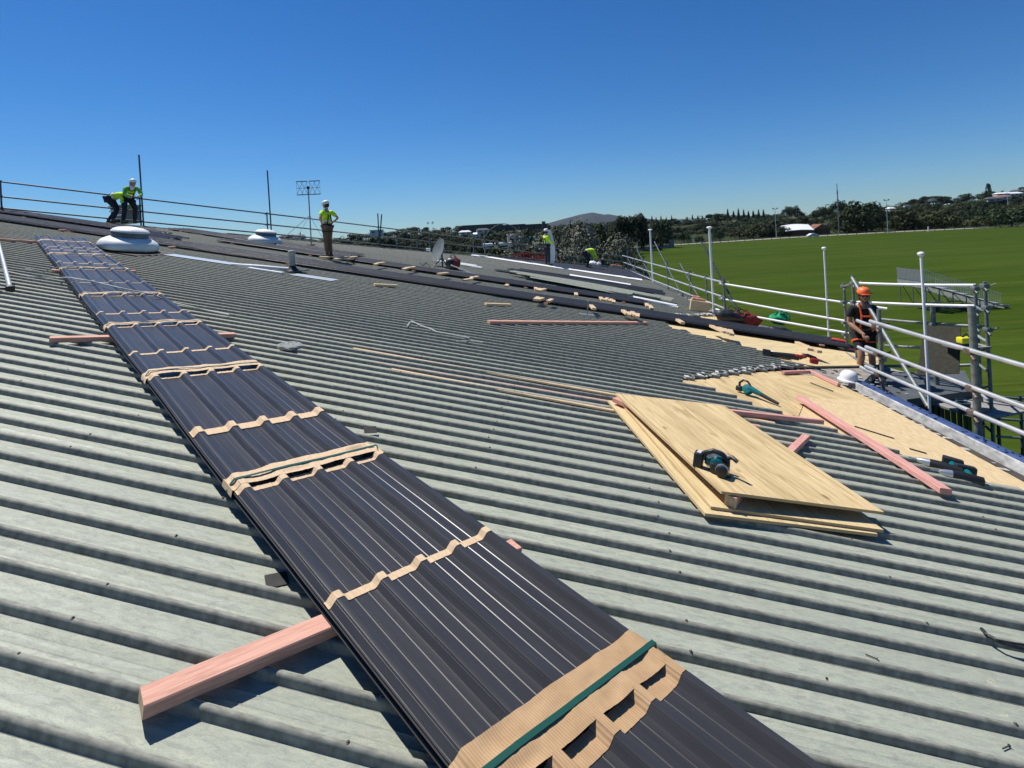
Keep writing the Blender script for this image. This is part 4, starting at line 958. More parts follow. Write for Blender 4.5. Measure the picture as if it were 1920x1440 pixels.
# --- far (skyline) guardrail
A, B = W(0, 401), W(1175, 506)
op = lambda x, y: onplane(A, B, x, y)
t = thing('scaffold_guardrail', 'dark triple tube guardrail along the whole skyline edge of the roof', 'guardrail', (A.x, A.y, A.z))
ext = lambda a, b_, k: a + (a - b_) * k
for (l, r_) in [((0, 340), (1169, 481)), ((0, 368), (1169, 491)), ((0, 389.5), (1171, 502))]:
    a, b_ = op(*l), op(*r_); a = ext(a, b_, .12)
    mid_ = op(610, 414) if l[1] == 340 else None
    mm_ = a.lerp(b_, .42)
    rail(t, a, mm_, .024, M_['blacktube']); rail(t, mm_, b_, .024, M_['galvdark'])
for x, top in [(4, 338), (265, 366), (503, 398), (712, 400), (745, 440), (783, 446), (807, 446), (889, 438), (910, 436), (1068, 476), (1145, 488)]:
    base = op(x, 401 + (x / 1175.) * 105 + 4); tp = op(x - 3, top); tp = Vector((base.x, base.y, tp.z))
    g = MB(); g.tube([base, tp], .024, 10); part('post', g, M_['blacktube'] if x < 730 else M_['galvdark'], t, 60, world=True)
    for (l, r_) in [((0, 340), (1169, 481)), ((0, 368), (1169, 491)), ((0, 389.5), (1171, 502))]:
        y_ = l[1] + (r_[1] - l[1]) * x / 1170.
        if y_ > top - 3: q_ = op(x, y_); coupler(t, (base.x, base.y, q_.z), M_['blacktube'], .8)
for (x0, y0, x1, y1, lab) in [(260, 291, 269, 426, 'tall dark scaffold tube above the left guardrail, beside the two workers'), (500, 320, 508, 440, 'tall dark scaffold tube above the guardrail near the second ventilator dome'), (714, 402, 709, 470, 'short leaning scaffold tube on the guardrail right of the standing worker'),
                              (968, 442, 960, 484, 'leaning dark tube at the far guardrail left of the far workers'), (1094, 462, 1072, 500, 'leaning dark tube between the two far workers')]:
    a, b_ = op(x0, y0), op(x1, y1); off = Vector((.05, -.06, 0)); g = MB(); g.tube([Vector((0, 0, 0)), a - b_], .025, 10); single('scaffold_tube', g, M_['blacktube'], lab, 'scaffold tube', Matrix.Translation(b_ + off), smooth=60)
# --- eaves guardrail, far section
A1, B1 = W(1175, 506), W(1340, 588)
o1 = lambda x, y: onplane(A1, B1, x, y)
t = thing('scaffold_guardrail', 'pale triple tube guardrail along the eaves from the far corner to the plywood porch', 'guardrail', tuple(o1(1345, 588)))
for l, r_ in [((1167, 479), (1353, 529)), ((1167, 491), (1353, 556)), ((1173, 504), (1358, 578))]: rail(t, o1(*l), o1(*r_), .0242, M_['galv'])
for x, y0, y1 in [(1176, 470, 506), (1190, 484, 513), (1206, 489, 522), (1251, 488, 541), (1294, 506, 563), (1325, 516, 577), (1358, 522, 590)]:
    a, b_ = o1(x, y0), o1(x + 2, y1); g = MB(); g.tube([Vector((b_.x, b_.y, a.z)), Vector((b_.x, b_.y, b_.z - .5))], .024, 10); part('post', g, M_['galvdark'], t, 60, world=True)
    f = (x - 1167) / 186.
    for l, r_ in [((1167, 479), (1353, 529)), ((1167, 491), (1353, 556)), ((1173, 504), (1358, 578))]: q_ = o1(x + 1, l[1] + (r_[1] - l[1]) * f); coupler(t, (b_.x, b_.y, q_.z), M_['galvdark'])
for (x0, y0, x1, y1) in [(1176, 483, 1197, 517), (1194, 467, 1222, 523), (1227, 453, 1279, 554), (1275, 494, 1319, 573), (1315, 453, 1394, 600)]:
    rail(t, o1(x0, y0), o1(x1, y1) if x1 < 1340 else onplane(W(1340, 588), W(1650, 664), x1, y1), .024, M_['blacktube'], 'brace')
# --- porch guardrail
A2, B2 = W(1395, 603), W(1650, 664)
o2 = lambda x, y: onplane(A2, B2, x, y)
t = thing('scaffold_guardrail', 'white triple tube guardrail round the plywood porch, left of the scaffold bay', 'guardrail', tuple(o2(1395, 603)))
for l, r_ in [((1348, 531), (1664, 579)), ((1348, 559), (1609, 606)), ((1342, 580), (1604, 627))]: rail(t, o2(*l), o2(*r_), .0242, M_['white'])
g = MB(); a = o2(1357, 575); g.tube([o2(1357, 520), Vector((o2(1357, 520).x, o2(1357, 520).y, -3.1))], .0242, 12); part('post', g, M_['galvdark'], t, 60, world=True)
for y in (533, 561, 582): coupler(t, o2(1357, y), M_['galvdark'], 1.1)
# --- near guardrail beside the parapet
A3, B3 = W(1628, 711, .1), W(1920, 848, .1)
o3 = lambda x, y: onplane(A3, B3, x, y)
t = thing('scaffold_guardrail', 'thick galvanised triple tube guardrail along the blue-topped parapet at the right', 'guardrail', tuple(o3(1618, 711)))
for l, r_, l2, col in [((1611, 602), (1920, 687.5), (1642, 611), 0), ((1613, 652), (1920, 765), (1634, 660), 0), ((1618, 690), (1886, 800), (1633, 697), 0)]:
    a, b_ = o3(*l), o3(*r_); b_ = b_ + (b_ - a) * .75; s = (b_ - a).normalized()
    k = o3(*l2); rail(t, k - s * .12 + Vector((.0, 0, .045)), b_, .0255, M_['galv']); rail(t, a - s * .05, k + s * .1, .0242, M_['galv'])
for x, y0, y1, m_ in [(1640, 580, 722, 'galvdark'), (1812, 574, 850, 'galvdark')]:
    a = o3(x, y0); xb = o3(x + (y1 - y0) * .06, y1); g = MB(); off = Vector((.055, .0, 0)); g.tube([a + off, Vector((a.x, a.y, xb.z - 1.5)) + off], .0255 if x < 1700 else .036, 12); part('post', g, M_[m_], t, 60, world=True)
    for l, r_ in [((1611, 602), (1920, 687.5)), ((1613, 652), (1920, 765)), ((1618, 690), (1886, 800))]:
        f = (x - l[0]) / (r_[0] - l[0]); q_ = o3(x, l[1] + (r_[1] - l[1]) * f); coupler(t, (a.x + .02, a.y, q_.z), None, 1.2)
# ================================================================== SCAFFOLD BAY with platform
t = thing('scaffold_bay', 'scaffold bay with plank platform and tube rails beyond the porch, holding the worker in orange', 'scaffold', (7.4, 8.6, GZ))
def P3(x, y, Y): return at(x, y, Y)
YN, YF = 8.3, 10.6
zp = PZ
def vpost(x, ytop, Y, zb=None, r=.0242, m=None):
    a = P3(x, ytop, Y); g = MB(); g.tube([a, Vector((a.x, a.y, GZ if zb is None else zb))], r, 12); part('post', g, M_[m or 'galvdark'], t, 60, world=True); return a
p1 = vpost(1582, 531, YF); p2 = vpost(1598, 516, 9.9); p3 = vpost(1828, 533, 8.3); p4 = vpost(1846, 528, 7.9); p5 = vpost(1748, 565, 8.9, r=.038)
def hr(a, b_, m='white', r=.0242): rail(t, a, b_, r, M_[m])
hr(P3(1605, 531, 9.9), P3(1830, 535, 8.3)); hr(P3(1582, 537, YF), P3(1601, 530, 9.9), 'galvdark')
hr(P3(1602, 566, 9.9), P3(1834, 574, 8.3)); hr(P3(1645, 598, 9.9), P3(1834, 612, 8.3), 'galvdark'); hr(P3(1660, 648, 9.9), P3(1832, 655, 8.3), 'galvdark'); hr(P3(1640, 686, 9.3), P3(1832, 684, 8.3), 'galvdark')
hr(P3(1582, 660, YF), P3(1640, 690, 8.6), 'galvdark')
for x, y, Y in [(1582, 537, YF), (1582, 567, YF), (1583, 605, YF), (1584, 627, YF), (1600, 531, 9.9), (1600, 566, 9.9), (1828, 541, 8.3), (1830, 583, 8.3), (1832, 612, 8.3), (1846, 536, 7.9), (1849, 577, 7.9), (1852, 618, 7.9), (1748, 608, 8.9), (1748, 650, 8.9)]: coupler(t, P3(x, y, Y), M_['galvdark'], 1.1)
rail(t, P3(1598, 521, 9.85), P3(1741, 763, 7.4), .032, M_['galvdark'], 'brace')
for k in range(6):                                    # ladder-like short transoms down the right frame
    a = P3(1830, 575 + 0, 8.3); b_ = P3(1849, 575, 7.9); z_ = a.z - .45 * k; rail(t, (a.x, a.y, z_), (b_.x, b_.y, z_), .02, M_['galv'] if k % 2 else M_['galvdark'])
# planks
a, b_ = P3(1590, 640, 10.4), P3(1735, 655, 8.9)
d = Vector((b_.x - a.x, b_.y - a.y, 0)).normalized(); nn = Vector((-d.y, d.x, 0))
for k in range(5):
    g = MB(); g.rbox((0, 0, 0), (3.3, .225, .038), .006); c = Vector((PX.x + .75, PX.y + .05, PZ - .02)) + nn * (.24 * (k - 2)); o = part('plank', g, M_['board'], t); o.matrix_parent_inverse = t.matrix_world.inverted(); o.matrix_basis = Matrix.Translation(c) @ Matrix.Rotation(math.atan2(d.y, d.x), 4, 'Z')
def board(name, label, pxs, Ys, m, th=.018):
    P = [P3(x, y, Y) for (x, y), Y in zip(pxs, Ys)]; nn = (P[1] - P[0]).cross(P[3] - P[0]).normalized() * th; c = sum(P, Vector((0, 0, 0))) / 4
    g = MB(); g.add([p - c for p in P] + [p - c + nn for p in P], [(0, 1, 2, 3), (7, 6, 5, 4), (0, 4, 5, 1), (1, 5, 6, 2), (2, 6, 7, 3), (3, 7, 4, 0)])
    return single(name, g, m, label, 'board', Matrix.Translation(c))
board('board', 'grey weathered board standing behind the legs of the worker in orange', [(1592, 601), (1661, 604), (1661, 641), (1592, 637)], (10.1, 9.8, 9.8, 10.1), M_['board'])
bd = noisy('dark_ply_board', (.028, .027, .018), (.05, .048, .033), 4, .85, 0, (1, 6, 6))
board('board', 'tall dark plywood board leaning on the scaffold bay in front of the lawn', [(1733, 611), (1801, 613), (1798, 700), (1719, 704)], (8.5, 8.1, 7.9, 8.3), bd)
# yellow cordless tool and blue bucket at the right end of the bay
c = P3(1812, 645, 8.0); g = MB(); g.rbox((0, 0, .06), (.22, .12, .09), .02); g.rbox((0, 0, 0), (.24, .12, .04), .008, None, 1); g.tube([(-.06, 0, .10), (0, 0, .15), (.06, 0, .10)], .014, 6, None, 1)
single('tool_case', g, [M_['yellow'], M_['black']], 'yellow and black tool case on the right end of the scaffold bay', 'tool case', Matrix.Translation(c), smooth=True)
g = MB(); g.box((0, 0, -.03), (.5, .3, .02)); single('board', g, M_['board'], 'small board carrying the yellow tool case at the right end of the scaffold bay', 'board', Matrix.Translation(c))
c = P3(1803, 705, 7.6); g = MB(); g.lathe([(.06, 0), (.075, .02), (.084, .15), (.088, .155), (.088, .162), (.072, .162), (.066, .03)], 20); g.tube([(-.084, 0, .15), (-.06, .05, .20), (.06, .05, .20), (.084, 0, .15)], .004, 6)
single('bucket', g, mat('blue_grey_bucket', (.05, .09, .11), .45), 'blue-grey bucket on the lean-to roof behind the thick scaffold post', 'bucket', Matrix.Translation((c.x, c.y, zr)), smooth=True)
# ladder frames standing on the lawn far right, below the rails
t = thing('stair_tower', 'dark scaffold stair frame with rungs standing on the grass below the right border', 'scaffold', tuple(gnd(1890, 1000)))
YL = 8.8
for x in (1869, 1912, 1958):
    a = P3(x, 742, YL); g = MB(); g.tube([a, Vector((a.x, a.y, GZ))], .024, 8); part('post', g, M_['blacktube'], t, 60, world=True)
for k, y in enumerate((744, 760, 785, 818, 850, 885)): rail(t, P3(1869, y, YL), P3(1960, y + 4, YL), .02, M_['galvdark'], 'rung')
# ================================================================== WHITE POLES along the eaves
def pole(label, x0, y0, x1, y1, pl_, r):
    a, b_ = pl_(x0, y0), pl_(x1, y1); t = thing('flag_pole', label, 'pole', (a.x, a.y, GZ), group='white capped poles at the eaves')
    g = MB(); hgt = a.z - GZ; g.lathe([(r * 1.15, 0), (r * 1.15, .4), (r, .42), (r * .92, hgt)], 16); part('pole', g, M_['white'], t, 60)
    g = MB(); g.lathe([(r * .95, hgt - .03), (r * 1.9, hgt - .012), (r * 2.3, hgt + .004), (r * 2.2, hgt + .018), (r * 1.2, hgt + .032), (.004, hgt + .036)], 16); part('cap', g, M_['white'], t, 60)
    return t
pole('tall white capped pole farthest away, left one at the far eaves guardrail', 1219, 431, 1224, 530, o1, .040)
pole('tall white capped pole at the end of the far eaves guardrail, by the wooden box', 1330, 427, 1340, 585, o1, .033)
pole('thin white capped pole beside the porch guardrail, left of the worker in orange', 1545, 466, 1557, 640, o2, .021)
o4 = lambda x, y: at(x, y, 7.15)
pole('nearest white capped pole, in front of the bleachers and scaffold bay', 1727, 477, 1742, 745, o4, .019)

# ================================================================== ROOF FITTINGS
def dome(label, x, y, wpx):
    p = L(x, y, .1); Yw = W(x, y, .1).y; r = wpx / 2 / F * Yw; t = rthing('roof_ventilator', label, 'ventilator', p.x, p.y, 0, tilt=Matrix.Rotation(R(10.4) * .85, 4, 'Y').inverted() if 0 else None)
    g = MB(); g.lathe([(r * .80, .0), (r * .80, r * .22), (r * .74, r * .26)], 32); part('curb', g, M_['black'], t, 50)
    g = MB(); g.lathe([(r * .80, r * .13), (r * .95, r * .12), (r * .99, r * .17), (r * 1.0, r * .25), (r * .97, r * .35), (r * .90, r * .44), (r * .80, r * .50), (r * .70, r * .555), (r * .62, r * .58), (r * .5, r * .59)], 40); part('skirt', g, M_['dome'], t, 60)
    g = MB(); g.lathe([(r * .57, r * .56), (r * .60, r * .57), (r * .605, r * .77), (r * .59, r * .78)], 40); part('collar', g, noisy('grey_collar_' + str(x), (.10, .105, .105), (.17, .17, .165), 5, .6), t, 60)
    g = MB(); g.lathe([(r * .585, r * .77), (r * .635, r * .785), (r * .63, r * .81), (r * .56, r * .88), (r * .42, r * .94), (r * .22, r * .975), (.004, r * .985)], 40); part('cap', g, M_['dome'], t, 60)
    g = MB(); g.prism([(-r * 1.05, -r * 1.0), (r * 1.3, -r * 1.0), (r * 1.3, r * 1.0), (-r * 1.05, r * 1.0)], .034, .042); part('base_flashing', g, M_['fascia'], t)
    return t
dome('large white mushroom-shaped roof ventilator above the sheet bundle', 241, 464, 97)
dome('smaller white mushroom-shaped roof ventilator near the tall tube and aerial', 497, 453, 59)
# broken bits round the domes
for (x, y, n_, lab) in [(600, 505, 12, 1)]:
    pass
# grey unit behind the skyline workers
p = W(218, 418, .0); t = thing('ventilator_box', 'grey metal louvred box behind the two workers at the skyline', 'ventilator', (p.x - .2, p.y + .75, p.z), R(-30))
g = MB(); g.rbox((0, 0, .30), (.80, .6, .60), .02); part('housing', g, M_['dishgrey'], t)
g = MB()
for k in range(3): g.rbox((0, -.31, .12 + .17 * k), (.82, .06, .05), .01, Matrix.Rotation(0, 4, 'X'))
part('louvre', g, M_['white'], t); g = MB(); g.rbox((0, 0, .62), (.90, .7, .05), .02); part('lid', g, M_['pipegrey'], t)
# vent pipe
p = L(549, 512); hgt = 38 / F * W(549, 512).y; t = rthing('vent_pipe', 'short grey capped vent pipe in front of the second ventilator dome', 'vent pipe', p.x, p.y, 0, tilt=Matrix.Rotation(-R(10.4), 4, 'Y'))
g = MB(); g.lathe([(.062, 0), (.062, hgt)], 16); part('pipe', g, M_['pipegrey'], t, 60); g = MB(); g.lathe([(.066, hgt - .05), (.078, hgt - .03), (.078, hgt + .03), (.05, hgt + .055), (.003, hgt + .06)], 16); part('cap', g, M_['pipegrey'], t, 60)
g = MB(); g.prism([(-.25, -.18), (.28, -.18), (.28, .18), (-.25, .18)], .03, .05); g.lathe([(.15, .05), (.08, .12), (.064, .16)], 16); part('boot_flashing', g, M_['black'], t, 60)
# TV aerial
b0 = W(584, 462); zt = at(578, 350, b0.y).z; hh = zt - b0.z; t = thing('tv_aerial', 'old phased-array TV aerial on a thin mast with stays, left of the standing worker', 'aerial', tuple(b0), R(8))
g = MB(); g.tube([(0, 0, 0), (0, 0, hh)], .020, 8); part('mast', g, M_['galvdark'], t, 60); wd = 21.5 / F * b0.y; ht_ = 12.5 / F * b0.y; zc = hh - .04
g = MB()
for sx in (-1, 1):
    for sz in (-1, 1): g.rbox((sx * wd * .53, .02, zc + sz * ht_), (wd * .92, .025, .030), .005)
    g.tube([(0, 0, zc), (sx * wd, 0, zc)], .009, 6)
    for k in (0.33, .72):
        c = sx * wd * k
        for dx in (-.11, .11): g.tube([(c, .02, zc), (c + dx, .02, zc + ht_)], .006, 5); g.tube([(c, .02, zc), (c + dx, .02, zc - ht_)], .006, 5)
    for k in (.1, .97): g.tube([(sx * wd * k, .02, zc - ht_), (sx * wd * k, .02, zc + ht_)], .004, 4)
part('elements', g, M_['blacktube'], t); g = MB(); g.rbox((0, -.03, zc), (.09, .08, .10), .02); part('junction_box', g, M_['black'], t)
Ti = t.matrix_world.inverted(); mid_ = Ti @ (b0 + Vector((0, 0, hh * .52)))
for (x, y) in [(530, 448), (553, 452), (618, 470)]:
    g = MB(); g.tube([mid_, Ti @ W(x, y, .03)], .007 if x > 535 else .011, 6); part('stay', g, M_['rope'] if x < 560 else M_['galvdark'], t)
g = MB(); g.rbox((0, 0, .05), (.22, .18, .05), .01); part('base_plate', g, M_['dishgrey'], t)
# satellite dish
b0 = W(824, 501); sc = b0.y / F; t = thing('satellite_dish', 'large grey satellite dish seen nearly edge-on on a tripod foot', 'satellite dish', tuple(b0), R(0)); Ti = t.matrix_world.inverted()
cpx = Ti @ at(824, 469, b0.y); g = MB(); rd = 22 * sc
dn = Vector((-.78, -.52, .34)).normalized(); Md = Matrix.Translation(cpx) @ dn.to_track_quat('Z', 'Y').to_matrix().to_4x4()
prd = [(.004 + rd * i / 12, .16 * rd * (i / 12) ** 2) for i in range(13)]; rows = []
for r_, z_ in prd: rows.append([Md @ Vector((r_ * math.cos(a), r_ * math.sin(a), z_)) for a in [2 * math.pi * i / 40 for i in range(41)]])
g.grid(rows); rows2 = [[p - dn * .012 for p in r__] for r__ in rows]; g.grid(rows2, flip=True); g.grid([rows[-1], rows2[-1]]); part('reflector', g, M_['dishgrey'], t, 60)
g = MB(); bk = cpx - dn * .10; g.tube([Vector((.10, 0, .0)), Vector((.10, 0, bk.z)), bk], .030, 8); g.tube([Vector((.10, .0, .30)), Vector((-.22, -.1, .0))], .02, 6); g.tube([Vector((.10, 0, .30)), Vector((.30, -.12, -.08))], .02, 6); g.rbox(bk, (.14, .14, .16), .02); part('mount', g, M_['galvdark'], t, 60)
g = MB(); fp = cpx + dn * rd * 1.1; g.tube([cpx + dn * .1 - Vector((0, 0, rd * .9)), fp - Vector((0, 0, rd * .25))], .014, 6); g.rbox(fp - Vector((0, 0, rd * .25)), (.14, .08, .08), .02); part('feed_arm', g, M_['white'], t, 60)
g = MB(); g.tube([Ti @ W(846, 497, .25), Ti @ W(890, 514, .03)], .016, 6); part('stay', g, M_['white'], t)
# dark red bag beside the dish
p = W(850, 507); g = MB(); g.ball((0, 0, .20), (.24, .20, .22), n=18, m=12)
for v in g.v: v += Vector((noise.noise(v * 6) * .05, noise.noise(v * 6 + Vector((3, 0, 0))) * .05, noise.noise(v * 7) * .05)); v.z = max(v.z, 0)
g.tube([(-.1, 0, .38), (-.05, 0, .48), (.07, 0, .48), (.1, 0, .38)], .014, 6, None, 1); g.m = [1 if (g.v[f[0]].x < .02 and m_ == 0) else m_ for f, m_ in zip(g.f, g.m)]
single('tool_bag', g, [M_['redfab'], M_['black']], 'black and dark red bag slumped behind the satellite dish', 'bag', Matrix.Translation(p), smooth=60)
# small roof post with plate (next to the stack end)
p = L(1100, 594); t = rthing('anchor_bracket', 'small grey anchor bracket with upright stem between stack and pink batten', 'bracket', p.x, p.y, 0, rz=R(8))
g = MB(); g.rbox((0, 0, .045), (.30, .12, .01), .003); part('plate', g, M_['silver'], t); g = MB(); g.tube([(0, 0, .05), (0, 0, .30)], .011, 8); g.rbox((0, 0, .31), (.05, .05, .04), .01); part('stem', g, M_['galvdark'], t)
# long grey tube on the left with a black coupler on its end
p, q_ = L(-16, 402, .06), L(19, 541, .06); d = Vector((q_.x - p.x, q_.y - p.y)); t = rthing('scaffold_tube', 'pale scaffold tube lying at the left border with a black coupler on its end', 'scaffold tube', p.x, p.y, .06, rz=math.atan2(d.y, d.x))
g = MB(); g.tube([(0, 0, 0), (d.length, 0, 0)], .0255, 14); part('tube', g, M_['galv'], t, 60); g = MB(); g.rbox((d.length, 0, 0), (.11, .09, .085), .02); g.tube([(d.length, -.03, 0), (d.length + .03, -.16, .0)], .014, 6); g.rbox((d.length + .02, -.15, -.01), (.05, .05, .04), .01); part('coupler', g, M_['black'], t, 60)
# ropes / cables lying over the roof
def cable(name, label, pts, r, m, cat, h=.045, wob=.02, step=8):
    P = [L(x, y, h) for x, y in pts]; out_ = []
    for a, b_ in zip(P, P[1:]):
        for i in range(step): q_ = a.lerp(b_, i / step); out_.append(q_ + Vector((noise.noise(q_ * 2.3) * wob, noise.noise(q_ * 2.3 + Vector((5, 5, 5))) * wob, abs(noise.noise(q_ * 4)) * .006)))
    out_.append(P[-1]); c = out_[0].copy(); g = MB(); g.tube([q_ - c for q_ in out_], r, 6); return single(name, g, m, label, cat, MR @ Matrix.Translation(c), smooth=60)
M0 = [(0, 494), (30, 508), (100, 519)]
P = [L(0, 506, .05), L(60, 519, .05), L(104, 521, .06)] + [L(x, y, .17) for x, y in [(128, 520), (170, 527), (230, 541), (286, 552)]] + [L(x, y, .06) for x, y in [(318, 566), (370, 578), (430, 590)]]
c = P[0].copy(); sm_ = []
for a, b_ in zip(P, P[1:]):
    for i in range(6): sm_.append(a.lerp(b_, i / 6) - c)
sm_.append(P[-1] - c); g = MB(); g.tube(sm_, .009, 6); single('safety_rope', g, M_['rope'], 'pale safety rope crossing over the upper part of the sheet bundle', 'rope', MR @ Matrix.Translation(c), smooth=60)
P = [L(48, 503, .05), L(80, 511, .05), L(98, 503, .1)] + [L(x, y, .16) for x, y in [(118, 499), (160, 498), (232, 502)]]; c = P[0].copy(); g = MB(); g.tube([p_ - c for p_ in P], .008, 6); single('safety_rope', g, M_['rope'], 'thin grey rope across the bundle just above the crossing safety rope', 'rope', MR @ Matrix.Translation(c), smooth=60)
cable('safety_rope', 'pale rope tail trailing from a roof anchor in the middle of the old roof', [(764, 612), (768, 606), (772, 602), (785, 609), (805, 616), (818, 622), (850, 628), (880, 634)], .008, M_['rope'], 'rope', .05)
cable('safety_rope', 'short pale rope end on the ribs right of the middle anchor', [(855, 640), (880, 639), (905, 642)], .007, M_['rope'], 'rope', .045)
cable('cable', 'shiny black cable lying on the roof at the lower right border', [(1840, 1179), (1850, 1190), (1870, 1202), (1900, 1212), (1960, 1226)], .008, M_['black'], 'cable', .045, 0)
cable('cable', 'thin second black cable beside the lower right one', [(1872, 1201), (1895, 1206), (1940, 1212)], .005, M_['black'], 'cable', .05, 0)
cable('cable', 'tangled dark cords by the hard hat at the parapet end', [(1586, 708), (1592, 716), (1600, 722), (1606, 730), (1618, 737)], .008, M_['black'], 'cable', -.06, .08)
cable('green_cord', 'bright green cord curled at the edge of the plywood near the hard hat', [(1598, 726), (1606, 732), (1616, 735), (1621, 733)], .008, M_['greenfab'], 'cord', -.05, .05)
cable('cable', 'black lanyard tangled at the worker end of the far dish', [(788, 492), (793, 498), (800, 492), (806, 500)], .01, M_['black'], 'cable', .05, .05)
for (x, y, x2, y2, lab) in [(1519, 698 + 20, 1562, 734, 'dark strip of trim lying on the golden plywood'), (1602, 800, 1676, 823, 'long dark splinter lying on the pale plywood beside the diagonal timber'), (1705, 842, 1737, 851, 'short dark splinter lying on the pale plywood')]:
    p, q_ = L(x, y), L(x2, y2); d = q_ - p; g = MB(); g.rbox((0, 0, 0), (Vector((d.x, d.y)).length, .018, .008), .002); single('wood_splinter', g, M_['fascia'], lab, 'wood scrap', MR @ Matrix.Translation(Vector(((p.x + q_.x) / 2, (p.y + q_.y) / 2, .006))) @ Matrix.Rotation(math.atan2(d.y, d.x), 4, 'Z'))
# rubber mats, nails, scraps
def mat_sq(x, y, s, lab, rz):
    p = L(x, y, .0); kk_ = round((p.y - .70 * PITCH - .0225 - .06) / PITCH); p.y = (kk_ + .70) * PITCH + .0225 + .064; g = MB(); g.rbox((0, 0, .002), (s, s, .004), .001); single('rubber_pad', g, M_['rubber'], lab, 'rubber pad', MR @ Matrix.Translation(Vector((p.x, p.y, .002))) @ Matrix.Rotation(rz, 4, 'Z'))
mat_sq(511, 1097, .088, 'small black rubber square lying in a roof pan left of the bundle', R(38)); 
p = L(693, 816, .0); g = MB(); g.rbox((0, 0, 0), (.09, .07, .003), .001); single('rubber_pad', g, M_['rubber'], 'small black rubber square propped against a rib right of the bundle', 'rubber pad', MR @ Matrix.Translation(Vector((p.x, p.y, .04))) @ Matrix.Rotation(R(30), 4, 'Z') @ Matrix.Rotation(R(18), 4, 'X'))
nails = [(1634, 1232, 'nail lying in a pan near the middle of the lower right roof'), (1886, 1402, 'nail lying in a pan near the lower right corner'), (1553, 1281, 'small dark screw lying in a pan right of the bundle')]
for i, (x, y, lab) in enumerate(nails):
    p = L(x, y, .004); g = MB(); g.tube([(-.022, 0, 0), (.020, 0, 0)], .0022, 6); g.tube([(.020, 0, 0), (.022, 0, 0)], .0055, 8); single('nail', g, M_['fascia'], lab, 'nail', MR @ Matrix.Translation(Vector((p.x, p.y, .006))) @ Matrix.Rotation(R(-20 + 50 * i), 4, 'Z'))
for (x, y, lab) in [(536, 651, 'crumpled grey scrap on the ribs right of the bundle middle'), (551, 648, 'second crumpled grey scrap beside the first on the ribs')]:
    p = L(x, y, .05); g = MB(); g.ball((0, 0, 0), (.11, .07, .035), n=12, m=8)
    for v in g.v: v += Vector((noise.noise(v * 20), noise.noise(v * 20 + Vector((4, 1, 0))), noise.noise(v * 20 + Vector((1, 7, 0))))) * .02
    single('scrap', g, M_['pipegrey'], lab, 'scrap', MR @ Matrix.Translation(p))

# ================================================================== TOOLS
def on(x, y, h): p = L(x, y, h); return p
# circular saw
p = on(1341, 888, TOPH + .0); t = rthing('circular_saw', 'black and teal cordless circular saw standing on the top plywood sheet', 'circular saw', p.x, p.y, TOPH + .002, rz=R(-24)); K_ = 1.0
g = MB(); g.rbox((.0, 0, .003), (.27, .13, .005), .002); g.rbox((-.06, -.062, .010), (.13, .006, .014), .002)
for k in range(5): g.box((-.11 + .025 * k, -.05, .008), (.010, .030, .003))
part('base_plate', g, M_['silver'], t)
g = MB(); Mx = Matrix.Translation((.0, .035, .075)) @ Matrix.Rotation(R(90), 4, 'X'); g.lathe([(.088, -.014), (.090, -.010), (.090, .010), (.086, .014), (.02, .016)], 32, Mx); part('blade_guard', g, M_['silver'], t, 50)
g = MB(); Mx = Matrix.Translation((.01, .01, .072)) @ Matrix.Rotation(R(90), 4, 'X'); g.lathe([(.055, -.02), (.060, .02), (.052, .055), (.030, .062)], 24, Mx); g.rbox((-.06, .0, .075), (.05, .04, .05), .012); part('gear_housing', g, M_['teal'], t, 50)
g = MB(); Mx = Matrix.Translation((.055, -.075, .065)) @ Matrix.Rotation(R(90), 4, 'X'); g.lathe([(.045, -.05), (.045, .02), (.040, .045), (.03, .05)], 24, Mx); g.rbox((.02, -.05, .06), (.10, .08, .075), .02); part('motor', g, M_['black'], t, 50)
g = MB(); Mx = Matrix.Translation((.055, -.075, .068)) @ Matrix.Rotation(R(90), 4, 'X'); g.lathe([(.036, .0), (.0462, .004), (.0462, .020), (.036, .024)], 24, Mx); part('motor_band', g, M_['silver'], t, 50)
g = MB(); g.tube([(-.095, -.02, .085), (-.085, -.02, .135), (-.03, -.02, .168), (.035, -.015, .160), (.075, -.01, .120), (.075, -.01, .08)], [.020, .019, .018, .018, .020, .022], 10); part('handle', g, M_['black'], t, 60)
g = MB(); g.tube([(.07, -.01, .140), (.105, -.03, .165), (.145, -.045, .150)], [.014, .016, .015], 10); part('front_handle', g, M_['black'], t, 60)
g = MB(); g.rbox((-.125, -.03, .075), (.065, .085, .115), .012, Matrix.Identity(4)); bt = part('battery', g, M_['black'], t, 60); g = MB(); g.rbox((-.158, -.03, .075), (.003, .045, .06), .001); g.rbox((-.125, -.03, .134), (.03, .06, .003), .001); part('battery_label', g, mat('grey_label', (.55, .55, .55), .5), bt)
t.matrix_world = t.matrix_world @ Matrix.Scale(.9, 4)
# tape measure
p = on(1357, 897, TOPH); t = rthing('tape_measure', 'black tape measure with a yellow rim lying in front of the circular saw', 'tape measure', p.x, p.y, TOPH + .001, rz=R(-10))
g = MB(); g.lathe([(.040, 0), (.043, .004), (.043, .030), (.040, .036), (.02, .037)], 28); g.rbox((-.02, .0, .018), (.06, .05, .036), .01); part('case', g, M_['rubber'], t, 50)
g = MB(); g.lathe([(.030, .034), (.034, .0385), (.022, .040), (.018, .036)], 28)
for k in range(10): a = k * .628; g.box((.034 * math.cos(a), .034 * math.sin(a), .033), (.009, .009, .010), None)
part('face', g, M_['yellow'], t, 50)
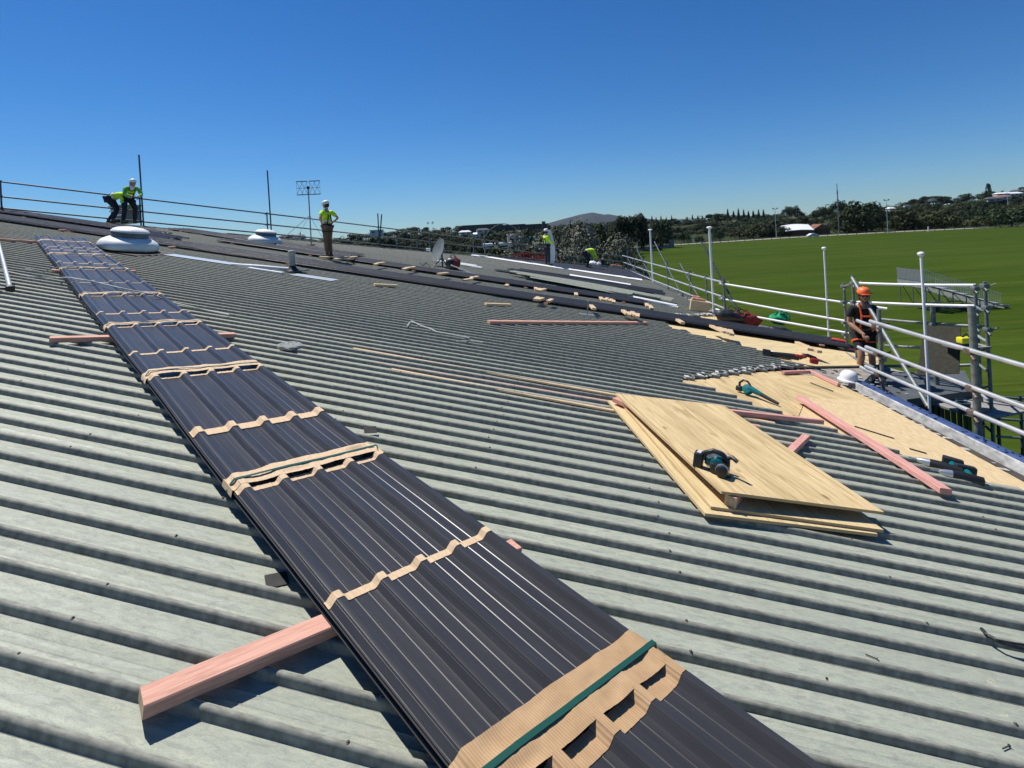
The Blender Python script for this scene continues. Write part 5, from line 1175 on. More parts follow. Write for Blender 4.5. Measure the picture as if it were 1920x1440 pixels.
# leaf blower
a, b_ = on(1400, 730, .06), on(1461, 758, .02); d = b_ - a; t = rthing('leaf_blower', 'teal and black cordless leaf blower lying on the plywood deck', 'leaf blower', a.x, a.y, .005, rz=math.atan2(d.y, d.x)); s = Vector((d.x, d.y)).length / .56
S = Matrix.Scale(s * .98, 4); g = MB(); g.lathe([(.02, -.055), (.075, -.05), (.085, 0), (.075, .05), (.02, .055)], 24, S @ Matrix.Translation((0.02, 0, .085)) @ Matrix.Rotation(R(65), 4, 'X')); g.tube([(.05, 0, .11), (.16, 0, .095), (.26, 0, .075)], [.055, .045, .036], 14, S); part('fan_housing', g, M_['teal'], t, 50)
g = MB(); g.tube([(.24, 0, .08), (.40, 0, .05), (.56, 0, .025)], [.034, .030, .024], 14, S); part('nozzle', g, M_['black'], t, 60)
g = MB(); g.tube([(.06, .0, .16), (.0, 0, .215), (-.08, 0, .215), (-.14, 0, .15), (-.13, 0, .08)], [.016, .018, .018, .020, .022], 10, S); part('handle', g, M_['black'], t, 60)
g = MB(); g.rbox((-.13, 0, .055), (.10, .08, .085), .012, S); part('battery', g, M_['black'], t, 60)
# cordless drills
def drill(label, x, y, rz, k, cat='cordless drill', name='cordless_drill', body='teal'):
    p = on(x, y, .03); t = rthing(name, label, cat, p.x, p.y, .045, rz=rz); S = Matrix.Scale(k, 4)
    g = MB(); g.tube([(-.10, 0, 0), (.0, 0, 0), (.06, 0, 0)], [.028, .032, .027], 14, S); part('motor_body', g, M_['black' if body == 'teal' else body], t, 60)
    g = MB(); g.tube([(.06, 0, 0), (.10, 0, 0), (.125, 0, 0)], [.026, .020, .012], 14, S); g.tube([(.12, 0, 0), (.17, 0, 0)], .004, 6, S); part('chuck', g, M_['silver' if body == 'teal' else 'black'], t, 60)
    g = MB(); g.tube([(-.04, 0, 0), (-.055, -.07, 0), (-.06, -.13, 0)], [.022, .019, .021], 10, S); part('grip', g, M_['teal' if body == 'teal' else 'black'], t, 60)
    g = MB(); g.rbox((-.06, -.155, 0), (.11, .055, .07), .01, S); part('battery', g, M_['black'], t, 60); return t
drill('teal and black cordless drill beside the end of the diagonal timber, the farther tool', 1765, 878, R(150), 1.35)
drill('teal and black cordless impact driver on the roof edge, nearest the viewer at the right', 1806, 898, R(165), 1.30, 'impact driver', 'impact_driver')
# reciprocating saw and red tool on the porch deck
p = on(1482, 672, .05); t = rthing('reciprocating_saw', 'black and red reciprocating saw lying where the ribs meet the porch plywood', 'power saw', p.x, p.y, .05, rz=R(-12))
g = MB(); g.tube([(-.30, 0, .02), (-.1, 0, .03), (.12, 0, .04)], [.035, .045, .05], 12); g.tube([(.12, 0, .04), (.24, 0, .10), (.36, 0, .07)], [.04, .028, .03], 10); part('body', g, M_['black'], t, 60)
g = MB(); g.rbox((.34, 0, .03), (.12, .10, .09), .02); g.rbox((.14, -.03, .07), (.16, .05, .04), .012); part('motor', g, M_['red'], t, 60); g = MB(); g.rbox((-.36, 0, .03), (.12, .09, .09), .015); part('battery', g, M_['black'], t)
# tarp-like cloth under them
def lump(name, label, cat, x, y, h, size, mats, seed, plane_h=0, split=None, tubes=0):
    p = on(x, y, plane_h); rnd = random.Random(seed); g = MB()
    for k in range(4):
        g.ball((rnd.uniform(-.3, .3) * size[0], rnd.uniform(-.3, .3) * size[1], size[2] * .4), (size[0] * rnd.uniform(.3, .5), size[1] * rnd.uniform(.3, .5), size[2] * rnd.uniform(.35, .6)), None, k % len(mats), 14, 10)
    for v in g.v:
        v += Vector((noise.noise(v * 9 + Vector((seed, 0, 0))), noise.noise(v * 9 + Vector((0, seed, 0))), noise.noise(v * 11 + Vector((0, 0, seed))))) * min(size) * .22; v.z = max(v.z, 0)
    for k in range(tubes):
        a = Vector((rnd.uniform(-.4, .4) * size[0], rnd.uniform(-.4, .4) * size[1], size[2] * .7)); b_ = Vector((rnd.uniform(-.6, .6) * size[0], rnd.uniform(-.5, .5) * size[1], rnd.uniform(.1, 1.2) * size[2])); m_ = (a + b_) / 2 + Vector((0, 0, size[2] * .4)); g.tube([a, m_, b_], .012, 6, None, k % len(mats))
    return single(name, g, mats, label, cat, MR @ Matrix.Translation(Vector((p.x, p.y, h))), smooth=60)
lump('tool_bag', 'dark red harness bag spilling straps at the porch edge', 'bag', 1381, 606, 0.0, (.75, .35, .30), [M_['redfab'], M_['black']], 3, tubes=8)
lump('cloth', 'pale crumpled cloth on the plywood beside the power saw', 'cloth', 1452, 668, 0.0, (.35, .2, .08), [M_['foil'], M_['paleblock']], 5)
lump('safety_net', 'bright green safety net heaped at the porch edge', 'net', 1462, 613, 0.06, (.42, .25, .28), [M_['greenfab']], 7, tubes=22)
lump('tool_bag', 'black bag lying under the green net at the porch edge', 'bag', 1470, 627, 0.0, (.75, .3, .16), [M_['black']], 8)
lump('jacket', 'white and grey jacket dropped on the plywood left of the green net', 'clothes', 1437, 623, 0.0, (.5, .2, .10), [M_['foil'], M_['dishgrey'], M_['black']], 12)
def crate(name, label, cat, x, y, dims, m, rz=0, m2=None, h=0.0):
    p = on(x, y, h); t = rthing(name, label, cat, p.x, p.y, h + .005, rz=rz); g = MB(); g.rbox((0, 0, dims[2] * .36), (dims[0], dims[1], dims[2] * .72), .02); part('case', g, m, t, 60)
    g = MB(); g.rbox((0, 0, dims[2] * .86), (dims[0] * 1.01, dims[1] * 1.01, dims[2] * .27), .02); part('lid', g, m2 or m, t, 60); g = MB(); g.tube([(-dims[0] * .15, -dims[1] * .53, dims[2] * .6), (-dims[0] * .13, -dims[1] * .62, dims[2] * .75), (dims[0] * .13, -dims[1] * .62, dims[2] * .75), (dims[0] * .15, -dims[1] * .53, dims[2] * .6)], .01, 6); part('handle', g, M_['black'], t); return t
crate('tool_case', 'flat orange case on the porch edge right of the green net', 'tool case', 1499, 634, (.46, .20, .10), M_['orange'], R(-40))
crate('tool_case', 'small grey case between the orange and red cases', 'tool case', 1522, 640, (.18, .18, .10), M_['dishgrey'], R(-40))
crate('tool_case', 'flat red case on the porch edge beside the thin white pole', 'tool case', 1541, 643, (.32, .18, .10), M_['red'], R(-40), mat('pinkish_lid', (.6, .10, .12), .5))
crate('tool_case', 'black case with a red lid by the last porch guardrail post', 'tool case', 1573, 651, (.28, .2, .16), M_['black'], R(-35), M_['red'])
lump('cloth', 'pink and white rags at the corner of the porch by the scaffold bay', 'cloth', 1594, 657, 0.0, (.35, .2, .10), [M_['foil'], mat('pink_rag', (.55, .2, .25), .8)], 21)
p = on(1310, 585, 0); t = rthing('wooden_box', 'pale wooden box with scraps on top at the eaves end of the far guardrail', 'box', p.x, p.y, .036, rz=R(-8)); bw, bd_, bh = .46, .34, .26
g = MB(); g.rbox((0, 0, bh / 2), (bw, bd_, bh), .006); part('box', g, M_['paleblock'], t); g = MB(); g.rbox((-.05, 0, bh + .03), (.34, .12, .05), .01, Matrix.Rotation(.2, 4, 'Z')); g.rbox((-.12, .02, bh + .08), (.2, .05, .05), .01, Matrix.Rotation(-.5, 4, 'Z')); part('offcuts', g, M_['pink'], t)
p = on(1155, 503, .05); g = MB(); g.rbox((0, 0, .08), (.55, .3, .16), .01); g.rbox((.05, 0, .19), (.2, .12, .06), .01, None, 1); single('wooden_box', g, [M_['paleblock'], M_['orange']], 'low wooden box with an orange item on it, on the far charcoal roofing', 'box', MR @ Matrix.Translation(Vector((p.x, p.y, .06))))
p = on(1124, 500, .05); 
lump('cloth', 'white crumpled sack beside the bending far worker', 'cloth', 1115, 500, .06, (.5, .3, .25), [M_['foil']], 31)
# pale sheet held by the far worker
pw = W(1033, 498, .05); g = MB(); rows = []
for i in range(10):
    f = i / 9; rows.append([(-.12 + .06 * math.sin(f * 5), -.05, .1 + 1.5 * f), (.0 + .05 * math.sin(f * 5), .02 * math.sin(f * 9), .1 + 1.5 * f), (.10 + .08 * math.sin(f * 4), .05, .1 + 1.5 * f)])
g.grid(rows); single('paper_sheet', g, M_['foil'], 'pale sheet of building paper held upright by the far standing worker', 'paper', Matrix.Translation(pw + Vector((.05, -.1, 0))), smooth=60)
# white hard hat at the parapet end
p = on(1614, 713, .1); g = MB(); g.lathe([(.14, 0), (.135, .015), (.115, .02), (.112, .07), (.095, .11), (.06, .14), (.02, .15), (.003, .151)], 28)
single('hard_hat', g, M_['white'], 'white hard hat sitting at the end of the blue-topped parapet', 'hard hat', MR @ Matrix.Translation(Vector((p.x - .10, p.y + .12, .045))), smooth=60)
for i in range(0): pass
# ================================================================== TREES
def leafmat(name, a, b_, c):
    m = mat(name, b_, .7, 0, .2); N, K, b = nodes(m); oi = N.new('ShaderNodeObjectInfo'); f = nz(m, coords(m), .55, 4, .6)
    k = ramp(m, f, [(.3, a), (.5, b_), (.72, c)]); h = N.new('ShaderNodeHueSaturation'); mr = N.new('ShaderNodeMapRange'); mr.inputs[3].default_value = .65; mr.inputs[4].default_value = 1.35
    K.new(oi.outputs['Random'], mr.inputs[0]); K.new(mr.outputs[0], h.inputs['Value']); K.new(k, h.inputs['Color']); setc(m, h.outputs[0]); return m
LF = {'dark': leafmat('dark_leaves', (.012, .022, .008), (.022, .038, .012), (.045, .060, .022)), 'grey': leafmat('grey_green_leaves', (.085, .092, .062), (.13, .137, .095), (.19, .19, .145)),
      'olive': leafmat('olive_leaves', (.022, .030, .008), (.042, .052, .014), (.075, .082, .025)), 'pine': leafmat('conifer_needles', (.010, .020, .012), (.018, .032, .018), (.032, .045, .024))}
BARK = noisy('bark', (.05, .04, .03), (.11, .09, .07), 5, .95, 0, (1, 1, .3))
def crown_mesh(name, kind, seed, n=1500, leaf=.30):
    rnd = random.Random(seed); g = MB(); blobs = []
    if kind == 'broad':
        for i in range(22):
            a = rnd.uniform(0, 6.28); r = rnd.uniform(.0, .75) ** .7; blobs.append((Vector((r * math.cos(a), r * math.sin(a), (rnd.uniform(.30, .86) - r * r * .3) if i % 2 else rnd.uniform(.12, .5))), rnd.uniform(.22, .38)))
    elif kind == 'tall':
        for i in range(14): a = rnd.uniform(0, 6.28); z = rnd.uniform(.25, .9); r = rnd.uniform(.1, .55) * (1.1 - abs(z - .5)); blobs.append((Vector((r * math.cos(a), r * math.sin(a), z)), rnd.uniform(.18, .30)))
    elif kind == 'pine':
        for i in range(14): z = .12 + .84 * i / 14; blobs.append((Vector((0, 0, z)), .62 * (1 - z) ** .8 + .03))
    elif kind == 'layer':
        for i in range(24): a = rnd.uniform(0, 6.28); z = rnd.choice((.22, .35, .5, .65, .8, .9)); r = rnd.uniform(.2, .9) * (1.15 - z * .5); blobs.append((Vector((r * math.cos(a), r * math.sin(a), z)), rnd.uniform(.16, .28)))
    elif kind == 'palm':
        for i in range(14):
            a = i * .449 * 2; el = rnd.uniform(-.3, .5); prev = Vector((0, 0, .9)); 
            for k in range(5):
                t_ = (k + 1) / 5; p = Vector((math.cos(a) * .5 * t_, math.sin(a) * .5 * t_, .9 + .15 * t_ * (1 + el) - .35 * t_ * t_)); s_ = Vector((-math.sin(a), math.cos(a), 0)) * .05; g.add([prev - s_, prev + s_, p + s_, p - s_], [(0, 1, 2, 3)]); prev = p
        return g.mesh(name, LF['dark'])
    tot = sum(r * r for c, r in blobs)
    for c, r in blobs:
        for i in range(int(n * r * r / tot)):
            d = Vector((rnd.gauss(0, 1), rnd.gauss(0, 1), rnd.gauss(0, 1))).normalized()
            if d.z < -.3 and rnd.random() < .6: d.z = -d.z
            if kind == 'pine': d = Vector((d.x, d.y, d.z * .25 - .1))
            p = c + d * r * rnd.uniform(.72, 1.06); s = leaf * .11 * rnd.uniform(.6, 1.5)
            t1 = d.cross(Vector((rnd.gauss(0, 1), rnd.gauss(0, 1), rnd.gauss(0, 1)))).normalized(); t2 = d.cross(t1); t1 = (t1 + d * rnd.uniform(-.5, .5)) * s; t2 = (t2 + d * rnd.uniform(-.5, .5)) * s
            g.add([p - t1 - t2, p + t1 * 1.1 - t2 * .4, p + t1 + t2, p - t1 * .5 + t2 * .9], [(0, 1, 2, 3)])
    return g
CROWNS = {}
for nm, kind, lf, sd_, n in [('b1', 'broad', 'dark', 1, 1700), ('b2', 'broad', 'grey', 2, 9000), ('b3', 'broad', 'olive', 3, 1700), ('b4', 'layer', 'olive', 4, 2200), ('t1', 'tall', 'dark', 5, 1500), ('b5', 'broad', 'dark', 8, 1500), ('p1', 'pine', 'pine', 6, 1200), ('l1', 'layer', 'dark', 7, 2600)]:
    CROWNS[nm] = crown_mesh('crown', kind, sd_, n, .30 if n < 2000 else (.26 if n < 5000 else .13)).mesh('crown', LF[lf])
CROWNS['palm'] = crown_mesh('crown', 'palm', 9)
g = MB(); g.tube([(0, 0, -.05), (.01, 0, .3), (-.01, .01, .55), (0, 0, .85)], [.045, .035, .025, .012], 8)
for k in range(5): a = k * 1.3; g.tube([(0, 0, .30 + .06 * k), (.18 * math.cos(a), .18 * math.sin(a), .48 + .06 * k), (.42 * math.cos(a), .42 * math.sin(a), .62 + .05 * k)], [.022, .015, .006], 6)
TRUNK = g.mesh('trunk', BARK, True)
g = MB(); g.tube([(0, 0, -.05), (.02, 0, .5), (0, 0, .92)], [.020, .016, .014], 8); PALMT = g.mesh('trunk', BARK, True)
rt = random.Random(11); ntree = [0]
def tree(label, X, Y, z, height, width, kind, group=None, name='tree', simple=False):
    o = bpy.data.objects.new(name, None); COL.objects.link(o); o.location = (X, Y, z); o.rotation_euler = (0, 0, rt.uniform(0, 6.28)); o.scale = (width / 2 * 1.0, width / 2 * rt.uniform(.85, 1.15), height)
    props(o, label, 'tree', group); c = bpy.data.objects.new('crown', CROWNS[kind]); COL.objects.link(c); c.parent = o
    t_ = bpy.data.objects.new('trunk', PALMT if kind == 'palm' else TRUNK); COL.objects.link(t_); t_.parent = o; ntree[0] += 1
    return o
def tree_px(label, x, ytop, wpx, Y, kind, z=None, name='tree', group=None):
    tp = at(x, ytop, Y); z = (GZ if z is None else z); return tree(label, tp.x, Y, z, tp.z - z, wpx / F * Y, kind, group, name)
# named trees
tree_px('dense grey-green flowering tree behind the far standing worker', 990, 448, 150, 52, 'b2')
tree_px('broad grey-green flowering tree between the two far workers', 1062, 432, 210, 58, 'b2')
tree_px('broad grey-green flowering tree behind the bending far worker', 1122, 444, 180, 50, 'b2')
tree_px('rounded olive tree left of the lawn behind the far corner', 1162, 458, 110, 56, 'b2')
tree_px('low olive shrub beyond the roof edge left of the far workers', 940, 462, 110, 60, 'b3')
tree_px('low olive shrub with the red vehicle frame in front of it', 985, 470, 110, 48, 'b3')
tree_px('tall dark tree at the back of the grey-green trees', 975, 430, 80, 110, 'b1'); tree_px('dark tree below the island, left of the lattice tower', 1040, 428, 90, 120, 'b5'); tree_px('dark tree below the island, right of the lattice tower', 1100, 426, 80, 130, 'b1')
tree_px('large dark conifer-like spreading tree at the far left corner of the lawn', 1160, 413, 70, 165, 'l1'); tree_px('large dark spreading tree beside the bare mast at the lawn corner', 1204, 408, 78, 178, 'l1'); tree_px('large dark spreading tree right of the bare mast', 1238, 418, 60, 190, 'l1'); tree_px('dark spreading tree left of the lawn corner trees', 1127, 425, 60, 170, 'l1')
tree_px('small round dark tree beyond the low wall', 1282, 434, 30, 225, 'b1'); tree_px('small dark tree right of the small round one beyond the low wall', 1310, 440, 22, 228, 'b5'); tree_px('dark tree beside the second white pole beyond the lawn', 1347, 430, 28, 226, 'b1')
tree_px('very large dark tree behind the second floodlight pole', 1620, 376, 88, 232, 'b1'); tree_px('dark green tree left of the very large one, behind the radio mast', 1590, 388, 50, 236, 'b3'); tree_px('broad olive tree right of the second floodlight pole', 1705, 395, 95, 230, 'b4')
tree_px('broad olive tree right of centre of the far hedge line', 1770, 396, 75, 226, 'b4'); tree_px('low bushy tree at the edge of the lawn below the hillside houses', 1830, 405, 70, 216, 'b3'); tree_px('dark bushy tree at the right border beyond the lawn', 1895, 388, 90, 208, 'b1')
tree_px('flat-topped lone tree standing on the hill crest at the upper right', 1852, 346, 13, 520, 'l1', z=at(1852, 366, 520).z)
tree_px('dark rounded tree on the crest left of the radio mast', 1483, 386, 34, 420, 'b1', z=at(1483, 404, 420).z); tree_px('dark rounded tree on the crest behind the radio mast', 1573, 376, 30, 420, 'b1', z=at(1573, 400, 420).z); tree_px('dark rounded tree on the crest between mast and rounded crest trees', 1548, 384, 34, 410, 'b5', z=at(1548, 404, 410).z)
for i, (x, y) in enumerate([(1222, 403), (1230, 406), (1239, 403), (1249, 406), (1259, 402), (1288, 405), (1298, 401), (1308, 403), (1317, 404), (1325, 401), (1364, 390), (1375, 394), (1384, 389), (1394, 391), (1403, 394), (1412, 393), (1422, 391), (1431, 391)]):
    yy = pl(SKY, x) + 5; tree_px('conifer on the far crest, ' + ORD[i] + ' from the left in the row of pointed trees', x, y, 10 if i > 9 else 6.5, 560, 'p1', z=at(x, yy, 560).z, name='conifer', group='row of conifers on the far crest')
for x, y in [(802, 415), (811, 414)]: tree_px('tall thin palm on the left wooded skyline', x, y, 9, 330, 'palm', z=at(x, 432, 330).z, name='palm_tree', group='two palms on the left skyline')
tree_px('pointed dark conifer standing below the left flank of the island', 1069, 411, 7, 420, 'p1', z=at(1069, 428, 420).z, name='conifer'); tree_px('small pointed tree left of the standing worker on the skyline', 563, 434, 8, 180, 'p1', z=at(563, 447, 180).z, name='conifer')
KN = {'b1': 'broad dark', 'b5': 'rounded dark', 'b3': 'olive', 'b4': 'layered olive', 't1': 'upright dark', 'l1': 'layered dark'}
ZONES = [(620, 'left of the standing worker'), (720, 'near the white two-storey house'), (840, 'below the palms'), (1010, 'around the dark apartments'), (1120, 'below the island summit'), (1210, 'behind the lawn corner'), (1340, 'between the two far white poles'), (1460, 'left of the first floodlight'), (1575, 'around the pavilion'), (1670, 'by the second floodlight'), (1780, 'right of the second floodlight'), (1860, 'below the hilltop'), (9999, 'below the hillside houses')]
# rows of trees clothing the slopes
for ri, (Y, sp, kinds, lab, gname) in enumerate([(238, 25, ('b1', 'b3', 'b4', 'b5', 't1'), 'in the front row', 'front row of far trees'),
                                                (290, 23, ('b1', 'b5', 'b3', 't1'), 'in the second row', 'second row of far trees'),
                                                (360, 22, ('b1', 'b5', 'b3', 'l1'), 'half way up the slope', 'middle row of far trees'),
                                                (450, 21, ('b1', 'b5', 't1', 'b3'), 'high on the slope', 'upper row of far trees'),
                                                (590, 21, ('b1', 'b5', 't1', 'l1'), 'on the skyline', 'skyline row of far trees')]):
    x = 470 + rt.uniform(0, 10)
    while x < 1990:
        xx = x + rt.uniform(-6, 6); Yr = Y * rt.uniform(.97, 1.03); skip = False
        if ri == 0 and (1485 < xx < 1580 or 1270 < xx < 1380 or xx < 620): skip = True
        if ri == 1 and (1270 < xx < 1400 or xx < 560): skip = True
        if ri in (1, 2) and 1495 < xx < 1565: skip = True
        if not skip:
            tz = topz(xx, Yr); zb = hill(xx, min(Yr, 600)); 
            hgt = max(4.5, tz - zb) + rt.uniform(-1.6, 1.2) * (1 if ri < 4 else .7); wd = (sp * rt.uniform(1.5, 2.3)) / F * Yr
            kk = rt.choice(kinds); zn = [z_ for a_, z_ in ZONES if xx < a_][0]; tree('%s tree %s, %s' % (KN[kk], lab, zn), xc(xx) * Yr, Yr, zb - .3, hgt, wd, kk, gname)
        x += sp * rt.uniform(.8, 1.2)
# ================================================================== BUILDINGS and structures far off
WALLW = noisy('white_weatherboard', (.55, .55, .53), (.66, .66, .64), 1, .8); WALLG = noisy('grey_render', (.20, .21, .22), (.30, .31, .32), .5, .8); ROOFD = noisy('dark_tile_roof', (.05, .05, .055), (.09, .09, .095), 1, .8); ROOFR = noisy('red_tile_roof', (.22, .10, .08), (.30, .15, .12), 1, .8)
ROOFW = noisy('white_metal_roof', (.62, .63, .64), (.74, .75, .76), 1, .5); BRICK = noisy('brown_brick', (.14, .06, .035), (.22, .10, .06), 2, .9); PANE = mat('window_glass', (.02, .025, .03), .15)
def house(label, x, y, wpx, hpx, Y, wall, roofm, rz=0, storeys=1, flat=False, roofh=.35, name='house'):
    b0 = at(x, y, Y); w_ = wpx / F * Y; h_ = hpx / F * Y; d_ = w_ * .7; t = thing(name, label, 'house', tuple(b0), rz)
    g = MB(); g.box((0, 0, h_ * .5 * (1 if flat else .62)), (w_, d_, h_ * (1 if flat else .62))); part('wall', g, wall, t); hw = h_ * (1 if flat else .62)
    g = MB()
    if flat: g.box((0, 0, hw + .15), (w_ * 1.06, d_ * 1.06, .3))
    else: g.add([(-w_ * .56, -d_ * .56, hw), (w_ * .56, -d_ * .56, hw), (w_ * .56, d_ * .56, hw), (-w_ * .56, d_ * .56, hw), (-w_ * .36, 0, h_), (w_ * .36, 0, h_)], [(0, 1, 5, 4), (2, 3, 4, 5), (1, 2, 5), (3, 0, 4), (3, 2, 1, 0)])
    part('roof', g, roofm, t); n = max(2, int(w_ / 3.2))
    for s in range(storeys):
        for k in range(n):
            g = MB(); g.box((-w_ / 2 + w_ * (k + .5) / n, -d_ / 2 - .03, hw * (s + .5) / storeys), (w_ / n * .55, .06, hw / storeys * .45)); part('window', g, PANE, t)
    return t
house('white two-storey house among trees behind the guardrail, right of the standing worker', 707, 444, 24, 12, 300, WALLW, WALLW, R(12), 2, True)
house('pale house with gabled roof left of the standing worker on the skyline', 562, 452, 22, 12, 150, WALLW, ROOFD, R(20)); house('dark grey house beside the pale one left of the aerial', 540, 448, 26, 8, 170, WALLG, ROOFD, R(-10))
for (x, y, wp, hp, lab) in [(905, 433, 74, 11, 'long dark stepped apartment block on the wooded skyline, left part'), (958, 430, 50, 8, 'lower stepped middle block of the dark apartments'), (1000, 430, 48, 9, 'right end block of the dark apartments below the island flank')]:
    house(lab, x, y, wp, hp, 400, noisy('dark_cladding_%d' % x, (.05, .045, .045), (.10, .09, .085), 1, .8), ROOFD, R(4), 2, True, name='apartment_block')
for (x, y, wp, lab) in [(872, 440, 20, 'white roofed house under the dark apartments, left one'), (893, 444, 14, 'small white roofed house below the left apartments'), (905, 436, 22, 'grey roofed house partly hidden below the dark apartments')]: house(lab, x, y, wp, 8, 310, WALLW, ROOFW if 'white' in lab else ROOFD, R(rt.uniform(-25, 25)))
house('blank blue-grey cube-shaped building behind the guardrail in the middle', 966, 462, 27, 21, 95, noisy('blue_grey_panel', (.17, .18, .21), (.21, .22, .25), .3, .7), WALLG, R(5), 0 or 1, True, name='warehouse')
house('low pale flat-roofed building beside the blue-grey cube', 932, 465, 52, 6, 92, WALLW, ROOFW, R(3), 1, True, name='warehouse'); house('low pale shed right of the blue-grey cube', 990, 452, 26, 5, 110, WALLW, ROOFW, R(3), 1, True, name='warehouse')
# domed canopy arch
t = thing('arched_canopy', 'thin grey arched frame behind the far guardrail', 'canopy', tuple(at(945, 462, 85))); g = MB(); g.tube([Vector((-3.6 + 7.2 * i / 16, 0, 3.6 * math.sin(math.pi * i / 16) ** .6)) for i in range(17)], .07, 6); part('arch', g, M_['galvdark'], t)
# chimney / water tower
b0 = at(1020, 432, 350); t = thing('water_tower', 'dark square tower on the skyline at the left foot of the island', 'tower', tuple(b0)); g = MB(); g.box((0, 0, 2.6), (1.9, 1.9, 5.4)); part('shaft', g, ROOFD, t); g = MB(); g.box((0, 0, 5.6), (2.6, 2.6, .6)); part('cap', g, ROOFD, t)
# lattice tower
b0 = at(1107, 452, 120); t = thing('lattice_tower', 'grey lattice box on legs below the island', 'tower', tuple(b0)); g = MB()
for sx in (-1, 1):
    for sy in (-1, 1): g.tube([(sx * .6, sy * .6, -2), (sx * .55, sy * .55, 3.2)], .06, 5)
for z_ in (0, 1.1, 2.2, 3.1): g.box((0, -.6, z_), (1.2, .06, .08)); g.box((0, .6, z_), (1.2, .06, .08))
part('frame', g, M_['galvdark'], t); g = MB(); g.box((0, 0, 2.3), (1.15, 1.15, 1.5)); part('cabinet', g, WALLG, t)
for i, (x, y, wp, hp, wl, rf, lab) in enumerate([(1670, 396, 13, 8, WALLW, ROOFW, 'bright white house above the trees right of the second floodlight'), (1700, 388, 9, 4, WALLW, ROOFD, 'tiny pale house high on the right hill'), (1748, 377, 12, 5, WALLW, ROOFD, 'small pale house on the crest of the right hill'),
        (1862, 378, 22, 9, WALLG, ROOFD, 'grey gabled house on the right hillside'), (1878, 374, 22, 8, WALLW, ROOFR, 'house with red tiled roof on the right hillside'), (1877, 367, 20, 6, WALLW, ROOFW, 'white roofed house just above the red roofed one'), (1900, 368, 22, 8, WALLW, ROOFW, 'white roofed house near the right border, upper one'), (1915, 378, 24, 8, WALLW, ROOFW, 'white house at the right border, lower one'), (1908, 362, 18, 6, WALLG, ROOFD, 'slate roofed house at the right border on the crest')]):
    house(lab, x, y, wp, hp, 400 + 12 * i, wl, rf, R(rt.uniform(-30, 30)), 1)
# pavilion with white roof, brown gable
b0 = at(1527, 443, 228); t = thing('pavilion', 'low pavilion with bright white curved roof and brown gable beyond the lawn', 'building', (b0.x, b0.y + 8, GZ), R(-6))
g = MB(); g.box((-.2, 4, 1.3), (15, 8, 2.6)); part('wall', g, BRICK, t); g = MB(); rows = []
for i in range(9):
    x = -8.3 + 12 * i / 8; rows.append([(x, -1.5, 2.2 + .4 * math.sin(i / 8 * 3.1)), (x, 4, 4.6 + .5 * math.sin(i / 8 * 3.1)), (x, 9, 2.6)])
g.grid(rows); rows2 = [[(p[0], p[1], p[2] - .25) for p in r_] for r_ in rows]; g.grid(rows2, flip=True); g.grid([[r_[0] for r_ in rows], [r_[0] for r_ in rows2]]); part('roof', g, M_['white'], t)
g = MB(); g.add([(3.6, -1.0, 2.4), (11.5, -1.0, 2.4), (7.5, -.6, 4.6), (3.6, 8, 2.4), (11.5, 8, 2.4), (7.5, 8, 4.6)], [(0, 1, 2), (1, 4, 5, 2), (0, 2, 5, 3), (3, 5, 4)]); part('gable', g, BRICK, t)
g = MB(); g.box((7.5, 4, 1.2), (7, 8, 2.4)); part('annexe', g, BRICK, t); g = MB(); g.box((-13, 6, 1.7), (8, 6, 3.4)); part('side_wing', g, ROOFD, t)
# parked car
b0 = gnd(1528, 444.5); t = thing('parked_car', 'small white hatchback parked in front of the white-roofed pavilion', 'car', (b0.x, b0.y + 1.5, GZ), R(4)); 
g = MB(); sec = [(-2.1, .35), (-2.15, .75), (-1.95, .95), (-1.5, 1.02), (-.9, 1.45), (.7, 1.48), (1.5, 1.05), (2.0, .85), (2.1, .40)]; rows = [[(x, y, z) for x, z in sec] for y in (-.85, .85)]; g.grid(rows); g.add([(x, -.85, z) for x, z in sec], [tuple(range(len(sec)))]); g.add([(x, .85, z) for x, z in sec], [tuple(range(len(sec)))]); g.box((0, 0, .34), (4.1, 1.7, .1)); part('body', g, M_['white'], t)
g = MB(); g.add([(-1.35, -.87, 1.05), (1.2, -.87, 1.05), (.6, -.87, 1.40), (-.85, -.87, 1.38)], [(0, 1, 2, 3)]); g.add([(1.25, -.7, 1.10), (1.25, .7, 1.10), (.78, .7, 1.44), (.78, -.7, 1.44)], [(0, 1, 2, 3)]); part('window', g, PANE, t)
for sx in (-1.3, 1.35):
    for sy in (-.86, .86):
        g = MB(); g.lathe([(.32, -.1), (.32, .1)], 18, Matrix.Translation((sx, sy * .93, .32)) @ Matrix.Rotation(R(90), 4, 'X')); wh = part('wheel', g, M_['rubber'], t); g = MB(); g.lathe([(.18, -.11), (.18, .11)], 12, Matrix.Translation((sx, sy * .93, .32)) @ Matrix.Rotation(R(90), 4, 'X')); part('rim', g, M_['silver'], wh)
# red vehicle frame beyond the roof
b0 = at(995, 492, 44); t = thing('trailer', 'red open-frame trailer beyond the far roof edge, left of the standing far worker', 'trailer', (b0.x, b0.y, b0.z - .9)); g = MB()
for z_ in (.4, .8, 1.2, 1.6): g.box((0, 0, z_), (3.0, .06, .06)); g.box((0, 1.2, z_), (3.0, .06, .06))
for k in range(7): g.box((-1.5 + .5 * k, 0, 1.0), (.06, .06, 1.4)); g.box((-1.5 + .5 * k, 1.2, 1.0), (.06, .06, 1.4))
part('frame', g, M_['red'], t)
for sx in (-.8, .8): g = MB(); g.lathe([(.3, -.1), (.3, .1)], 14, Matrix.Translation((sx, 0, .3)) @ Matrix.Rotation(R(90), 4, 'X')); part('wheel', g, M_['rubber'], t)
